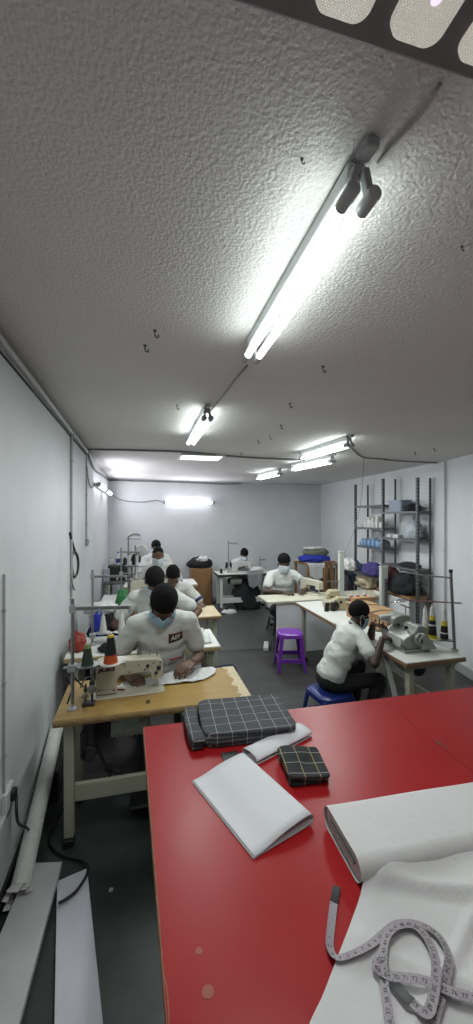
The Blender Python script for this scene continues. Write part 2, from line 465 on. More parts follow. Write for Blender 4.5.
MB().tube([(.045, .02, .005), (.06, -.03, -.06), (.05, .05, -.17), (.06, .16, -.28), (.05, .3, -.42), (.06, .45, -.445)], .007, 8, 6).build('cord', BLACK, t, smooth=True)
tag(MB().box((.012, 0, 0), (.024, .36, .27)).build('socket_box', M('off_white_cover', (.46, .47, .46), .5), loc=(LX, 1.98, .30), bevel=.005), 'pale cover plate on the left wall below the socket', 'cover plate')
p = [atx(u, v, LX + .012) for u, v in ((70, 533), (73, 545), (75, 551), (77.5, 556), (78.4, 565), (77, 574), (74, 577), (72, 567), (72, 556), (75, 551))]
cable('cable_loop', 'thick black cable loop hanging on the left wall', p, .011, BLACK, cat='cable')
cable('cable_tail', 'thin dark cable tail hanging below the loop on the left wall', [atx(u, v, LX + .03) for u, v in ((71.5, 577), (72, 583), (74.5, 590))], .008, CABLE)
# ceiling cables
def cz(u, v, d=.012): return on_ceil(u, v, d)
cable('ceiling_cable', 'grey cable from the large overhead light to the nearest tube light', [cz(440, 84), cz(425, 108), cz(408, 128), cz(392, 146), cz(378, 163)], .0045, M('pale_cable', (.40, .39, .38), .5))
cable('ceiling_cable', 'grey cable between the two tube lights in line on the ceiling', [cz(247, 366), cz(238, 376), cz(225, 393), cz(210, 412)], .006, CABLE)
cable('ceiling_cable', 'dark cable straight across the ceiling from the left wall', [cz(88, 449.5), cz(140, 450.5), cz(185, 452), cz(240, 457), cz(300, 460)], .012, CABLE, 4)
cable('ceiling_cable', 'cable from the right tube lights over to the shelf rack wall', [cz(350, 446), cz(362, 457), cz(380, 459), cz(400, 461), cz(437, 463)], .010, CABLE, 4)
cable('wall_cable', 'cable along the top of the back wall', [(LX + .02, FARY - .02, ceil_z(LX, FARY) - .03), (.9, FARY - .02, ceil_z(.9, FARY) - .03), (1.85, FARY - .02, ceil_z(1.85, FARY) - .04), (2.2, FARY - .02, ceil_z(2.2, FARY) - .02)], .014, CABLE, 3)
cable('wall_cable', 'drooping cable to the tube light on the back wall', [(LX + .08, 8.15, 2.34), (-.4, FARY - .03, 2.24), (.0, FARY - .03, 2.20), (.3, FARY - .03, 2.24), (.46, FARY - .05, 2.20)], .009, CABLE, 6)
cable('hanging_cable', 'thin cable hanging from the ceiling to the shelf rack', [cz(364, 458), aty(361, 500, 5.0), aty(354, 530, 5.0), aty(345, 552, 5.0)], .004, CABLE, 6)
cable('wall_cable', 'black cable in the far left corner under the ceiling', [(LX + .02, 5.02, ceil_z(LX, 5) - .04), (LX + .015, 5.8, 2.56), (LX + .015, 7.0, 2.60), (LX + .02, 8.4, 2.64)], .012, BLACK, 5)
cable('wall_cable', 'thin cable from the conduit to the left wall tube light', [(LX + .012, 5.06, 2.5), (LX + .012, 5.15, 2.36), (LX + .012, 5.45, 2.27), (LX + .015, 5.72, 2.33)], .007, CABLE, 6)
STEEL = M('dull_steel', (.30, .31, .31), .35, .8)
HOOKM = M('rusty_wire', (.06, .055, .05), .6, .4)
hk = [(145, 345), (155, 330), (302, 158), (323, 366), (290, 403), (281, 425), (177, 405), (258, 440), (270, 436), (241, 452), (462, 246), (415, 452), (434, 448), (385, 458)]
for i, (u, v) in enumerate(hk):
    p = on_ceil(u, v, 0)
    h = .034 if i not in (2, 10) else .014
    mb = MB(); mb.tube([(0, 0, 0), (0, 0, -h * .7), (h * .24, 0, -h), (h * .48, 0, -h * .85), (h * .4, 0, -h * .6)], h * .09, 6, 4)
    mb.lathe([(h * .3, 0), (h * .2, .004)], (0, 0, -.004), (0, 0, 1), 10)
    tag(mb.build('ceiling_hook', HOOKM, loc=p, smooth=True), 'small dark wire hook stub in the ceiling', 'hook', 'wire hooks dotted over the ceiling')
# ------------------------------------------------------------------ furniture materials
def wood_top(name, base, worn, streak):
    m, nt, b = new_mat(name)
    tc = nt.nodes.new('ShaderNodeTexCoord')
    mp = nt.nodes.new('ShaderNodeMapping'); mp.inputs['Scale'].default_value = (1.2, 14, 6)
    nt.links.new(tc.outputs['Object'], mp.inputs[0])
    n = nt.nodes.new('ShaderNodeTexNoise'); n.inputs['Scale'].default_value = 3; n.inputs['Detail'].default_value = 6
    nt.links.new(mp.outputs[0], n.inputs['Vector'])
    n2 = nt.nodes.new('ShaderNodeTexNoise'); n2.inputs['Scale'].default_value = 5; n2.inputs['Detail'].default_value = 8; n2.inputs['Roughness'].default_value = .7
    nt.links.new(tc.outputs['Object'], n2.inputs['Vector'])
    c1 = ramp2(nt, n.outputs['Fac'], [(.3, streak), (.7, base)])
    mx = nt.nodes.new('ShaderNodeMix'); mx.data_type = 'RGBA'
    r = nt.nodes.new('ShaderNodeMapRange'); r.inputs[1].default_value = .52; r.inputs[2].default_value = .68
    nt.links.new(n2.outputs['Fac'], r.inputs[0]); nt.links.new(r.outputs[0], mx.inputs[0])
    nt.links.new(c1, mx.inputs[6]); mx.inputs[7].default_value = worn + (1,)
    nt.links.new(mx.outputs[2], b.inputs['Base Color']); b.inputs['Roughness'].default_value = .42
    return m
YWOOD = wood_top('worn_yellow_wood', (.42, .265, .075), (.31, .185, .055), (.36, .22, .065))
PWOOD = wood_top('pale_wood', (.62, .50, .28), (.52, .40, .20), (.56, .43, .22))
BROWN = wood_top('brown_chipboard', (.30, .17, .08), (.20, .11, .05), (.24, .13, .06))
WTOP = M('white_laminate', (.66, .66, .62), .4, var=.06)
EDGEW = M('pale_wood_edge', (.50, .38, .20), .55)
EDGEB = M('brown_wood_edge', (.26, .15, .08), .55)
CHIP = M('chipped_bare_wood', (.66, .56, .38), .8, var=.35, vs_=40, bump=.5, bs=80)
STANDG = M('grey_green_enamel', (.42, .42, .32), .45, var=.12)
STANDW = M('white_enamel_frame', (.55, .56, .53), .45)
CREAM = M('cream_machine_enamel', (.58, .55, .44), .32, var=.06, coat=.2)
WHITEM = M('white_machine_enamel', (.55, .56, .54), .32, var=.06, coat=.2)
GREYM = M('grey_machine_enamel', (.29, .30, .285), .35, .15, var=.1)
CHROME = M('polished_steel', (.55, .55, .55), .22, 1.0, var=.05)
MOTOR = M('motor_casting', (.40, .41, .35), .5)

def sewing_table(label, c, w_, d_, h, top, edge, frame, name='sewing_table', rz=0, grp=None, th=.04, motor=True, beam_z=.27, chips=None, panel=False):
    t = thing(name, label, 'table', (c[0], c[1], 0), rz, grp)
    mb = MB(); mb.box((0, 0, h - .004), (w_ - .006, d_ - .006, .008)); 
    tp = MB().box((0, 0, h - th / 2 - .003), (w_, d_, th - .006)).build('tabletop', edge, t, bevel=.006)
    mb.build('top_surface', top, tp, bevel=.002)
    if chips: chips(tp)
    for sx in (-1, 1):
        x = sx * (w_ / 2 - .075)
        for sy in (-1, 1):
            y = sy * (d_ / 2 - .085)
            lm = MB(); lm.box((x, y, (h - th) / 2 + .02), (.055, .045, h - th - .04))
            lg = lm.build('leg', frame, t, bevel=.005)
            MB().box((x, y - .01, .02), (.06, .07, .04)).build('foot', DARK, lg, bevel=.006)
        MB().bar((x, -d_ / 2 + .04, h - th - .02), (x, d_ / 2 - .04, h - th - .02), .05, .035).build('bracket', frame, t, bevel=.003)
    MB().box((0, -d_ / 2 + .11, beam_z), (w_ - .2, .03, .10)).build('crossbeam', frame, t, bevel=.004)
    if panel: MB().box((0, d_ / 2 - .1, beam_z), (w_ - .2, .03, .06)).build('stretcher', frame, t, bevel=.004)
    if motor:
        mo = MB(); mo.cyl((-.28, -.04, h - .17), (-.06, -.04, h - .17), .075, n=20).cyl((-.06, -.04, h - .17), (-.04, -.04, h - .17), .06).box((-.17, -.04, h - .09), (.10, .08, .10))
        for k in range(6): mo.cyl((-.25 + k * .03, -.04, h - .17), (-.24 + k * .03, -.04, h - .17), .08, n=20)
        m_ = mo.build('motor', MOTOR, t, bevel=.003)
        MB().lathe([(.02, 0), (.06, .005), (.055, .015), (.06, .03), (.02, .035)], (-.32, -.04, h - .17), (1, 0, 0)).build('pulley', BLACK, m_)
        MB().box((-.02, -.04, .075), (.30, .22, .015), Matrix.Rotation(R(-14), 3, 'X')).build('treadle', BLACK, t, bevel=.004)
        MB().cyl((.10, -.02, .08), (.10, 0, h - .16), .006).build('pitman_rod', STEEL, t)
    return t
def chip_strip(tp):
    random.seed(4)
    mb = MB(); x0, x1, y0, y1 = .40, .578, -.265, .265; rows = []
    n = 26
    for i in range(n + 1):
        yy = y0 + (y1 - y0) * i / n
        xi = .50 + .05 * noise.noise(V((0, yy * 14, 3))) + .03 * noise.noise(V((5, yy * 45, 3)))
        xo = x1 - .004 + .004 * noise.noise(V((9, yy * 60, 1)))
        rows.append([V((xi, yy, .7496)), V(((xi + xo) / 2, yy, .7512)), V((xo, yy, .7508)), V((xo, yy, .7455)), V((xi, yy, .7455))])
    mb.rings(rows); mb.build('bare_edge', CHIP, tp, label='pale bare wood where the yellow surface has worn off', smooth=False)
T1 = sewing_table('worn yellow wood sewing table in front, nearest the camera, on a grey-green stand', (.102, 2.572), 1.158, .53, .75, YWOOD, M('dark_table_edge', (.24, .14, .06), .6), STANDG, chips=chip_strip)
# chipped front lip and a hole cover on the first table
mb = MB(); rows = []
for i in range(60):
    x = -.574 + 1.14 * i / 59
    k = .006 * noise.noise(V((x * 22, 0, 5)))
    rows.append([V((x, -.2655, .748)), V((x, -.268, .742 + k)), V((x, -.2675, .728 + k)), V((x, -.2645, .728)), V((x, -.2645, .748))])
mb.rings(rows); mb.build('front_lip', M('worn_edge_lip', (.42, .28, .12), .6, var=.4, vs_=25), T1, smooth=False)
mb = MB(); mb.lathe([(.022, 0), (.022, .003), (.012, .004), (.010, .0025), (.001, .0025)], (-.175, -.16, .7485), (0, 0, 1), 18); mb.build('hole_cover', M('yellow_brass', (.42, .25, .05), .4), T1)
mb = MB(); mb.box((-.06, -.17, .7515), (.025, .012, .003)).box((-.06, -.145, .7515), (.025, .012, .003)); mb.build('slot_cover', BLACK, T1)
mb = MB(); mb.box((-.40, -.12, .60), (.07, .05, .2)).box((-.43, -.13, .53), (.04, .06, .16)).cyl((-.40, -.16, .48), (-.40, -.10, .48), .045); mb.build('knee_lift', M('dark_iron', (.05, .05, .05), .5, .5), T1, bevel=.01)
mb = MB(); mb.bar((-.40, -.13, .60), (-.28, -.14, .32), .02, .015).bar((-.31, -.10, .36), (-.22, -.12, .33), .05, .03); mb.build('lift_rod', DARK, T1, bevel=.004)
mb = MB(); mb.prism([(-.03, .38), (.07, .38), (.10, .44), (.10, .68), (-.06, .68), (-.02, .5)], -.13, -.10, 'y'); mb.build('belt_guard', STANDW, T1, bevel=.01)
mb = MB(); mb.box((-.17, -.17, .675), (.12, .06, .05)); mb.build('motor_switch', M('switch_plastic', (.34, .35, .36), .4), T1, bevel=.006)
T2 = sewing_table('white-topped sewing table of the second man, with a wooden front edge', (.04, 3.575), 1.28, .54, .75, WTOP, EDGEW, STANDG, motor=False)
T3 = sewing_table('pale wood sewing table of the third row, right end bare', (.36, 4.585), 1.08, .53, .75, PWOOD, EDGEB, STANDG, motor=False)
T4 = sewing_table('sewing table behind the third, holding the tall multi-spool machine', (.05, 5.60), 1.15, .55, .75, WTOP, EDGEW, STANDG, motor=False)
T5 = sewing_table('white sewing table farthest back in the left column', (.33, 6.75), 1.2, .60, .75, WTOP, EDGEW, STANDG, motor=False)
T6 = sewing_table('white sewing table with black edge and hanging cloth by the back wall', (2.03, 7.66), 1.12, .52, .75, WTOP, BLACK, STANDW, th=.05, motor=True, beam_z=.21, panel=True)
# bench along the left wall carrying odds and ends
t = thing('side_bench', 'dark workbench in the far left corner under bottles and boxes', 'table', (-.31, 7.45, 0))
MB().box((0, 0, .735), (.62, 1.1, .03)).build('tabletop', M('dark_bench_top', (.10, .095, .09), .5), t, bevel=.004)
for sx in (-1, 1):
    for sy in (-1, 1): MB().box((sx * .26, sy * .5, .36), (.04, .04, .72)).build('leg', STANDG, t, bevel=.003)
# right-hand tables: long axis along the room
sewing_table('white-topped table under the grey overlock machine, beside the kneeling blue stool', (2.27, 3.13), 1.12, .56, .75, WTOP, EDGEB, STANDG, rz=pi / 2, beam_z=.30)['label'] = 'white-topped table with brown edge under the grey overlock machine'
sewing_table('white-topped table continuing behind the overlock table towards the partition', (2.34, 4.24), 1.06, .70, .75, WTOP, EDGEB, STANDG, rz=pi / 2, motor=False)
mb = MB(); mb.bar((2.06, 2.95, .70), (2.03, 2.62, .10), .035, .03); tag(mb.build('brace', STANDW, bevel=.003), 'slanting pale brace bar under the overlock table', 'brace')
# sixth man's bench with grey front panel
t = thing('panel_bench', 'pale bench with a plain grey front panel, near the right back', 'table', (2.6, 5.2, 0))
MB().box((0, 0, .71), (1.86, .46, .03)).build('tabletop', M('cream_laminate', (.60, .57, .46), .45, var=.06), t, bevel=.004)
MB().box((.06, -.19, .345), (1.70, .03, .69)).build('front_panel', M('grey_panel', (.66, .66, .67), .5, var=.08, vs_=3), t, bevel=.003)
MB().box((.06, -.20, .685), (1.72, .02, .05)).build('panel_rim', M('pale_rim', (.56, .52, .42), .5), t, bevel=.003)
for x in (-.50, .9): MB().box((x, .16, .345), (.05, .05, .69)).build('leg', STANDW, t, bevel=.003)
MB().box((-.86, .05, .03), (.07, .30, .05), Matrix.Rotation(R(-20), 3, 'Z')).build('foot', STANDW, t, bevel=.006)
for i, (u, vt, vb, y, lab) in enumerate([(341, 552, 600, 5.12, 'slim white post standing on the panel bench, left of the rack'), (383.5, 567, 612, 4.9, 'white post in front of the rack beside the cartons')]):
    a, b = aty(u, vt, y), aty(u, vb, y)
    z0 = .727 if i == 0 else 0.0
    p = thing('white_post', lab, 'post', (a.x, y, z0))
    MB().box((0, 0, (a.z - z0) / 2), (.075 if i == 0 else .11, .06, a.z - z0)).build('shaft', STANDW, p, bevel=.006)
    MB().box((0, 0, a.z - z0 + .006), (.085 if i == 0 else .12, .07, .012)).build('cap', STANDW, p, bevel=.003)

# ------------------------------------------------------------------ machines
def lockstitch(name, label, loc, rz, mat, s=1.0, brand=None, details=True, cat='sewing machine'):
    t = thing(name, label, cat, loc, rz)
    q = lambda pts: [(a * s, b * s) for a, b in pts]
    W = .105 * s
    MB().box((.0, 0, .011 * s), (.47 * s, .178 * s, .022 * s)).build('bed', mat, t, bevel=.008 * s)
    out = q([(-.215, .028), (-.215, .215), (-.205, .235), (-.17, .245), (.17, .232), (.205, .225), (.222, .205), (.222, .105), (.212, .09), (.155, .09), (.145, .10), (.142, .135), (.125, .148), (-.055, .142), (-.075, .125), (-.082, .09), (-.078, .028)])
    arm = MB().prism(out, -W / 2, W / 2, 'y').build('arm', mat, t, bevel=.016 * s, seg=3)
    mb = MB(); mb.cyl((.187 * s, 0, .03 * s), (.187 * s, 0, .10 * s), .006 * s).cyl((.187 * s, 0, .22 * s), (.187 * s, 0, .255 * s), .006 * s).cyl((.187 * s, 0, .028 * s), (.187 * s, 0, .05 * s), .002 * s)
    mb.build('needle_bar', CHROME, t)
    mb = MB(); mb.cyl((.168 * s, 0, .045 * s), (.168 * s, 0, .10 * s), .005 * s).box((.175 * s, 0, .034 * s), (.045 * s, .02 * s, .006 * s)); mb.build('presser_foot', CHROME, t)
    mb = MB(); mb.lathe([(.012, 0), (.062, .004), (.066, .014), (.062, .026), (.04, .03), (.012, .034)], (-.216 * s, 0, .175 * s), (-1, 0, 0), 24)
    for v in mb.bm.verts: v.co = V((-.216 * s, 0, .175 * s)) + (v.co - V((-.216 * s, 0, .175 * s))) * s
    mb.build('hand_wheel', BLACK if mat is not CREAM else M('wheel_casting', (.10, .10, .095), .4), t)
    if details:
        for x, z, r in ((.195, .17, .014), (.175, .135, .010), (.12, .19, .010)):
            for side in (-1, 1):
                MB().lathe([(r, 0), (r, .010), (r * .6, .018), (.001, .018)], (x * s, side * W / 2, z * s), (0, side, 0), 14).build('tension_knob', BLACK, t)
        for x, z in ((.06, .20), (.0, .16), (-.03, .205), (.10, .165), (.205, .205), (.16, .205), (-.1, .21), (-.19, .06), (-.10, .05), (-.19, .19)):
            MB().cyl((x * s, -W / 2 + .002, z * s), (x * s, -W / 2 - .004, z * s), .005 * s, n=10).build('screw', M('dark_screw', (.05, .05, .05), .4, .6), t)
        MB().cyl((-.15 * s, -.02, .24 * s), (-.15 * s, -.02, .275 * s), .004).build('thread_guide', CHROME, t); MB().box((-.12 * s, .01, .25 * s), (.06 * s, .03, .02)).build('bobbin_winder', CHROME, t, bevel=.003); MB().cyl((.08 * s, 0, .235 * s), (.08 * s, 0, .27 * s), .004).build('thread_guide', CHROME, t); MB().cyl((.14 * s, .02, .23 * s), (.14 * s, .02, .262 * s), .006).build('presser_screw', CHROME, t)
        MB().box((-.148 * s, -W / 2 - .001, .06 * s), (.13 * s, .004, .004)).build('cover_seam', HOLD, arm)
    if brand:
        me = text_mesh(brand, .030 * s, 'lettering', M('red_black_print', (.05, .012, .012), .5), shear=.12, bold=.0016, sx=1.75)
        o = bpy.data.objects.new('lettering', me); COL.objects.link(o); o.parent = arm
        o.location = (-.145 * s, -W / 2 - .0012, .19 * s); o.rotation_euler = (pi / 2, 0, 0)
    return t
lockstitch('sewing_machine', 'cream lockstitch sewing machine on the worn yellow table in front', (-.075, 2.60, .738), R(3), CREAM, s=.95, brand='JUKI')
lockstitch('sewing_machine', 'pale sewing machine on the black-edged table by the back wall', (1.98, 7.60, .75), 0, WHITEM, s=.95, details=False)
lockstitch('sewing_machine', 'cream sewing machine beside the man at the right back', (2.50, 5.38, .725), R(-70), CREAM, s=.90, details=False)
lockstitch('sewing_machine', 'cream sewing machine below the tall spool stand', (.05, 5.66, .75), R(8), CREAM, s=.95, details=False)

def cone(parent_or_none, label, loc, cols, h=.15, r=.032, name='thread_cone', grp=None, plate=None):
    """thread cone: wound thread in colour bands on a plastic core"""
    t = thing(name, label, 'thread', loc, group=grp)
    nb = len(cols); prev = 0
    for i, (frac, mat) in enumerate(cols):
        a, b = prev, prev + frac; prev = b
        ra, rb = r * (1 - .55 * a), r * (1 - .55 * b)
        MB().lathe([(ra * .5, a * h), (ra, a * h + .001), (rb, b * h - .001), (rb * .5, b * h)], (0, 0, 0), (0, 0, 1), 18).build('thread', mat, t)
    MB().lathe([(.010, h * .98), (.009, h * 1.08), (.004, h * 1.09), (.0, h * 1.09)], (0, 0, 0)).build('core', M('pale_core', (.6, .58, .5), .5), t)
    if plate: MB().lathe([(.012, -.006), (.066, -.004), (.066, -.001), (.012, .002)], (0, 0, 0), (0, 0, 1), 26).build('plate', plate, t)
    return t
TH = lambda n, c: M(n, c, .85, var=.15, vs_=40, bump=.3, bs=200)
THB, THG, THO, THW, THY, THR = TH('black_thread', (.015, .014, .016)), TH('dark_green_thread', (.03, .05, .03)), TH('orange_thread', (.55, .09, .02)), TH('white_thread', (.68, .68, .66)), TH('yellow_thread', (.62, .50, .04)), TH('red_thread', (.45, .02, .02))

def thread_stand(label, base, h, arm_to, plat_z, plat, lean=(0, 0), name='thread_stand', mat=STEEL):
    """pole on the table, overhead arm with guides, spool platform with pins"""
    t = thing(name, label, 'thread stand', base)
    MB().cyl((0, 0, 0), (lean[0], lean[1], h), .010, n=12).build('pole', mat, t)
    MB().lathe([(.03, 0), (.03, .008), (.014, .02), (.012, .03)], (0, 0, 0)).build('clamp', HOLD, t)
    az = h - .06
    ax, ay = arm_to
    bx, by = lean[0] * az / h, lean[1] * az / h
    am = MB(); am.bar((bx, by, az), (bx + ax, by + ay, az - .008), .012, .022)
    a_ = am.build('guide_arm', mat, t, bevel=.002)
    for k in (.45, .72, .98):
        MB().lathe([(.008, -.02), (.008, .02)], (bx + ax * k, by + ay * k, az - .02)).build('thread_guide', HOLD, a_)
    MB().box((bx, by, az), (.032, .032, .05)).build('joint', HOLD, t, bevel=.004)
    x0, x1, y0, y1 = plat
    px, py = lean[0] * plat_z / h, lean[1] * plat_z / h
    pm = MB(); pm.bar((px + x0, py + y0, plat_z), (px + x1, py + y1, plat_z), .024, .010)
    p_ = pm.build('spool_rail', mat, t, bevel=.002)
    MB().box((px, py, plat_z), (.05, .05, .04)).build('joint', HOLD, t, bevel=.004)
    return t
# stand and thread beside the first machine
thread_stand('thread stand with two cones at the left of the front machine', (-.391, 2.43, .75), .65, (.33, 0), .245, (-.05, .30, 0, 0))
cone(None, 'dark green thread cone on the stand by the front machine', (-.308, 2.43, 1.006), [(.8, THG), (.2, TH('pale_green_thread', (.25, .30, .12)))], h=.12, r=.036, plate=STEEL)
cone(None, 'black thread cone with an orange base on a white disc', (-.177, 2.43, 1.006), [(.30, THO), (.62, THB), (.08, THY)], h=.165, r=.042, plate=M('white_disc', (.66, .64, .58), .45))
t = thing('tension_unit', 'dark jumble of metal brackets at the front left of the yellow table', 'bracket', (-.305, 2.46, .75))
mb = MB(); mb.box((0, 0, .01), (.07, .05, .02)).cyl((.02, 0, .01), (.02, 0, .15), .007).cyl((-.02, .02, .0), (-.02, .02, .12), .006).box((.0, .01, .09), (.06, .02, .02)).box((.02, 0, .13), (.03, .03, .03))
mb.build('bracket', M('dark_iron', (.05, .05, .05), .5, .5), t, bevel=.004)
mb = MB(); mb.lathe([(.008, 0), (.026, .004), (.026, .012), (.008, .016)], (.02, -.012, .10), (0, -1, 0)).lathe([(.008, 0), (.018, .004), (.018, .012), (.008, .016)], (-.02, .0, .06), (0, -1, 0)).tube([(.02, 0, .14), (.03, -.02, .17), (.0, -.03, .18), (-.03, -.01, .15), (-.05, .02, .10)], .004, 6, 5); mb.build('tension_disc', STEEL, t)
mb = MB(); mb.tube([(-.03, .02, .10), (-.07, 0, .16), (-.10, -.02, .20), (-.13, .02, .17), (-.10, .03, .10), (-.12, 0, .02)], .005, 6, 5); mb.build('wire', BLACK, t)
# second stand
thread_stand('taller thread stand behind the front machine, with white cones', (-.415, 3.60, .75), .665, (.29, 0), .085, (-.03, .30, .05, .05))
cone(None, 'white thread cone on the second stand, left one', (-.33, 3.65, .842), [(1, THW)], h=.15, r=.034, plate=STEEL)
cone(None, 'white thread cone on the second stand, right one', (-.17, 3.65, .842), [(1, THW)], h=.16, r=.034, plate=STEEL)

# grey overlock machine
t = thing('overlock_machine', 'grey overlock machine facing the seated man at the right', 'sewing machine', (2.24, 2.93, .75), R(0))
MB().box((0, 0, .012), (.25, .36, .024)).build('base', GREYM, t, bevel=.005)
MB().prism([(-.12, .02), (.11, .02), (.12, .06), (.12, .16), (.09, .205), (.02, .215), (-.01, .16), (-.07, .13), (-.125, .10)], -.16, .15, 'y').build('body', GREYM, t, bevel=.014, seg=3)
MB().prism([(-.09, .18), (.09, .18), (.075, .255), (.0, .265), (-.08, .235)], .02, .17, 'y').build('head', GREYM, t, bevel=.012, seg=3)
MB().bar((-.02, .10, .235), (-.16, .12, .225), .05, .04).build('arm', M('pale_grey_enamel', (.48, .49, .47), .3), t, bevel=.01)
mb = MB(); mb.lathe([(.01, 0), (.055, .004), (.06, .016), (.055, .03), (.03, .034), (.028, .05), (.01, .052)], (.03, -.16, .105), (0, -1, 0), 24); hw = mb.build('hand_wheel', GREYM, t)
MB().lathe([(.026, 0), (.026, .003), (.0, .003)], (.03, -.2105, .105), (0, -1, 0), 20).build('hub', BLACK, hw)
MB().box((-.126, .0, .075), (.006, .26, .085), Matrix.Rotation(R(8), 3, 'Y')).build('looper_cover', M('pale_grey_enamel', (.48, .49, .47), .3), t, bevel=.008)
MB().box((-.124, -.02, .05), (.012, .30, .008)).build('cover_edge', BLACK, t)
for k in range(4): MB().lathe([(.010, 0), (.016, .004), (.014, .018), (.006, .03), (.001, .03)], (-.03 + .01 * (k % 2), -.08 + k * .055, .175), V((-.6, 0, .8)), 14).build('tension_knob', CHROME if k % 2 else BLACK, t)
mb = MB(); mb.cyl((-.16, .12, .12), (-.16, .12, .23), .006).box((-.165, .12, .105), (.05, .03, .008)); mb.build('presser_foot', CHROME, t)
MB().prism([(.02, .03), (.15, .03), (.15, .045), (.05, .16), (.02, .16)], -.22, -.165, 'y').build('belt_cover', GREYM, t, bevel=.006)
mb = MB(); mb.cyl((.06, .05, .26), (.06, .05, .33), .005).box((.06, .05, .33), (.02, .14, .006)); mb.build('thread_guide', CHROME, t)
# its thread stand
t = thing('overlock_thread_stand', 'tall leaning thread stand at the right table corner with two-tone cones', 'thread stand', (2.50, 2.70, .75))
MB().cyl((.06, .0, 0), (.02, 0, .665), .013, n=12).build('pole', STEEL, t)
MB().cyl((.02, 0, .665), (.02, 0, .69), .016).build('cap', BLACK, t)
mb = MB(); mb.bar((.022, 0, .62), (-.10, .12, .625), .03, .012).bar((-.10, .12, .625), (-.24, .30, .64), .026, .01); mb.build('guide_arm', STEEL, t, bevel=.002)
mb = MB(); mb.bar((.10, -.03, .41), (-.36, .18, .42), .012, .012)
for k in range(4): mb.tube([(-.36 + .03 * k, .18 - .012 * k, .42), (-.40 + .03 * k, .14, .41), (-.42 + .03 * k, .18, .40), (-.38 + .03 * k, .22, .40)], .004, 6, 4)
mb.build('guide_rail', CHROME, t)
mb = MB(); mb.bar((.05, 0, .09), (-.06, .10, .085), .05, .012).bar((.05, 0, .09), (-.22, .15, .085), .04, .01); mb.build('spool_rail', STEEL, t, bevel=.002)
MB().cyl((.06, 0, 0), (.06, 0, .02), .028).build('clamp', HOLD, t)
YW = [(.30, THB), (.14, THY), (.04, THB), (.16, THY), (.36, THW)]
cone(None, 'yellow, black and white thread cone nearest the stand pole', (2.515, 2.765, .845), [(.16, THB), (.05, THW), (.22, THB), (.16, THY), (.41, THW)], h=.25, r=.033)
cone(None, 'black and yellow thread cone with white top, second from the pole', (2.425, 2.80, .845), [(.10, THY), (.30, THB), (.05, THW), (.14, THB), (.14, THY), (.27, THW)], h=.26, r=.036, plate=M('yellow_plate', (.6, .55, .25), .5))
cone(None, 'paler thread cone half hidden behind the other two', (2.43, 2.89, .845), [(.3, THY), (.7, THW)], h=.23, r=.032)

# small second overlock near the partition
t = thing('small_overlock', 'cream overlock machine with dark threads near the panel bench', 'sewing machine', (2.33, 4.35, .75), R(-15))
MB().prism([(-.12, .0), (.12, .0), (.13, .10), (.09, .15), (.02, .16), (-.04, .12), (-.13, .10)], -.12, .12, 'y').build('body', M('old_cream_enamel', (.44, .38, .24), .4), t, bevel=.015)
MB().prism([(-.10, .15), (.08, .14), (.06, .22), (-.06, .215)], -.02, .11, 'y').build('head', M('old_cream_enamel', (.44, .38, .24), .4), t, bevel=.012)
for k in range(4):
    MB().lathe([(.014, 0), (.018, .01), (.012, .025), (.001, .026)], (-.10 + k * .05, -.122, .08 + .02 * (k % 2)), (0, -1, 0), 12).build('knob', BLACK, t)
mb = MB(); mb.cyl((.0, .05, .2), (-.02, .05, .33), .006).cyl((.05, .05, .2), (.06, .05, .31), .006).box((0, .05, .32), (.16, .01, .012)); mb.build('thread_guide', STEEL, t)
MB().lathe([(.01, 0), (.05, .004), (.05, .024), (.01, .03)], (-.02, -.12, .06), (0, -1, 0), 20).build('hand_wheel', BLACK, t)
for k in range(2):
    cone(None, ['dark thread cone on the cream overlock, left', 'dark thread cone on the cream overlock, right'][k], (2.16 + .085 * k, 4.22, .752), [(.8, THB), (.2, THW)], h=.13, r=.03)
# ------------------------------------------------------------------ people
HAIR = M('black_hair', (.010, .009, .009), .8, var=.5, vs_=60, bump=.6, bs=140)
HAIR.node_tree.nodes['Principled BSDF'].inputs['Specular IOR Level'].default_value = .12
MASKB = M('blue_face_mask', (.36, .52, .66), .75, var=.08, vs_=30, bump=.15, bs=60)
MASKW = M('pale_face_mask', (.60, .68, .74), .75, var=.08, vs_=30, bump=.15, bs=60)
SHIRT = M('white_cotton_shirt', (.60, .61, .59), .85, var=.05, vs_=9, bump=.55, bs=11)
TROUS = M('black_trousers', (.012, .012, .014), .85, var=.3, bump=.4, bs=14)
JEANS = M('dark_blue_jeans', (.012, .017, .034), .85, var=.35, vs_=12, bump=.4, bs=14)
SHOE = M('dark_shoe', (.02, .02, .02), .5)
EYE = M('eye_white', (.26, .23, .21), .3)
def skin(n, c): return M(n, c, .5, var=.12, vs_=14)
SK = [skin('brown_skin', (.135, .068, .040)), skin('deep_brown_skin', (.055, .028, .018)), skin('mid_brown_skin', (.16, .085, .052))]
def dirv(p): return V((0, sin(p), cos(p)))
def ik(a, b, l1, l2, pole):
    d = b - a; L = min(d.length, (l1 + l2) * .995); n = d.normalized(); b = a + n * L
    x = (l1 * l1 - l2 * l2 + L * L) / (2 * L); h = math.sqrt(max(l1 * l1 - x * x, 0))
    p = pole - n * pole.dot(n); p.normalize()
    return a + n * x + p * h, b
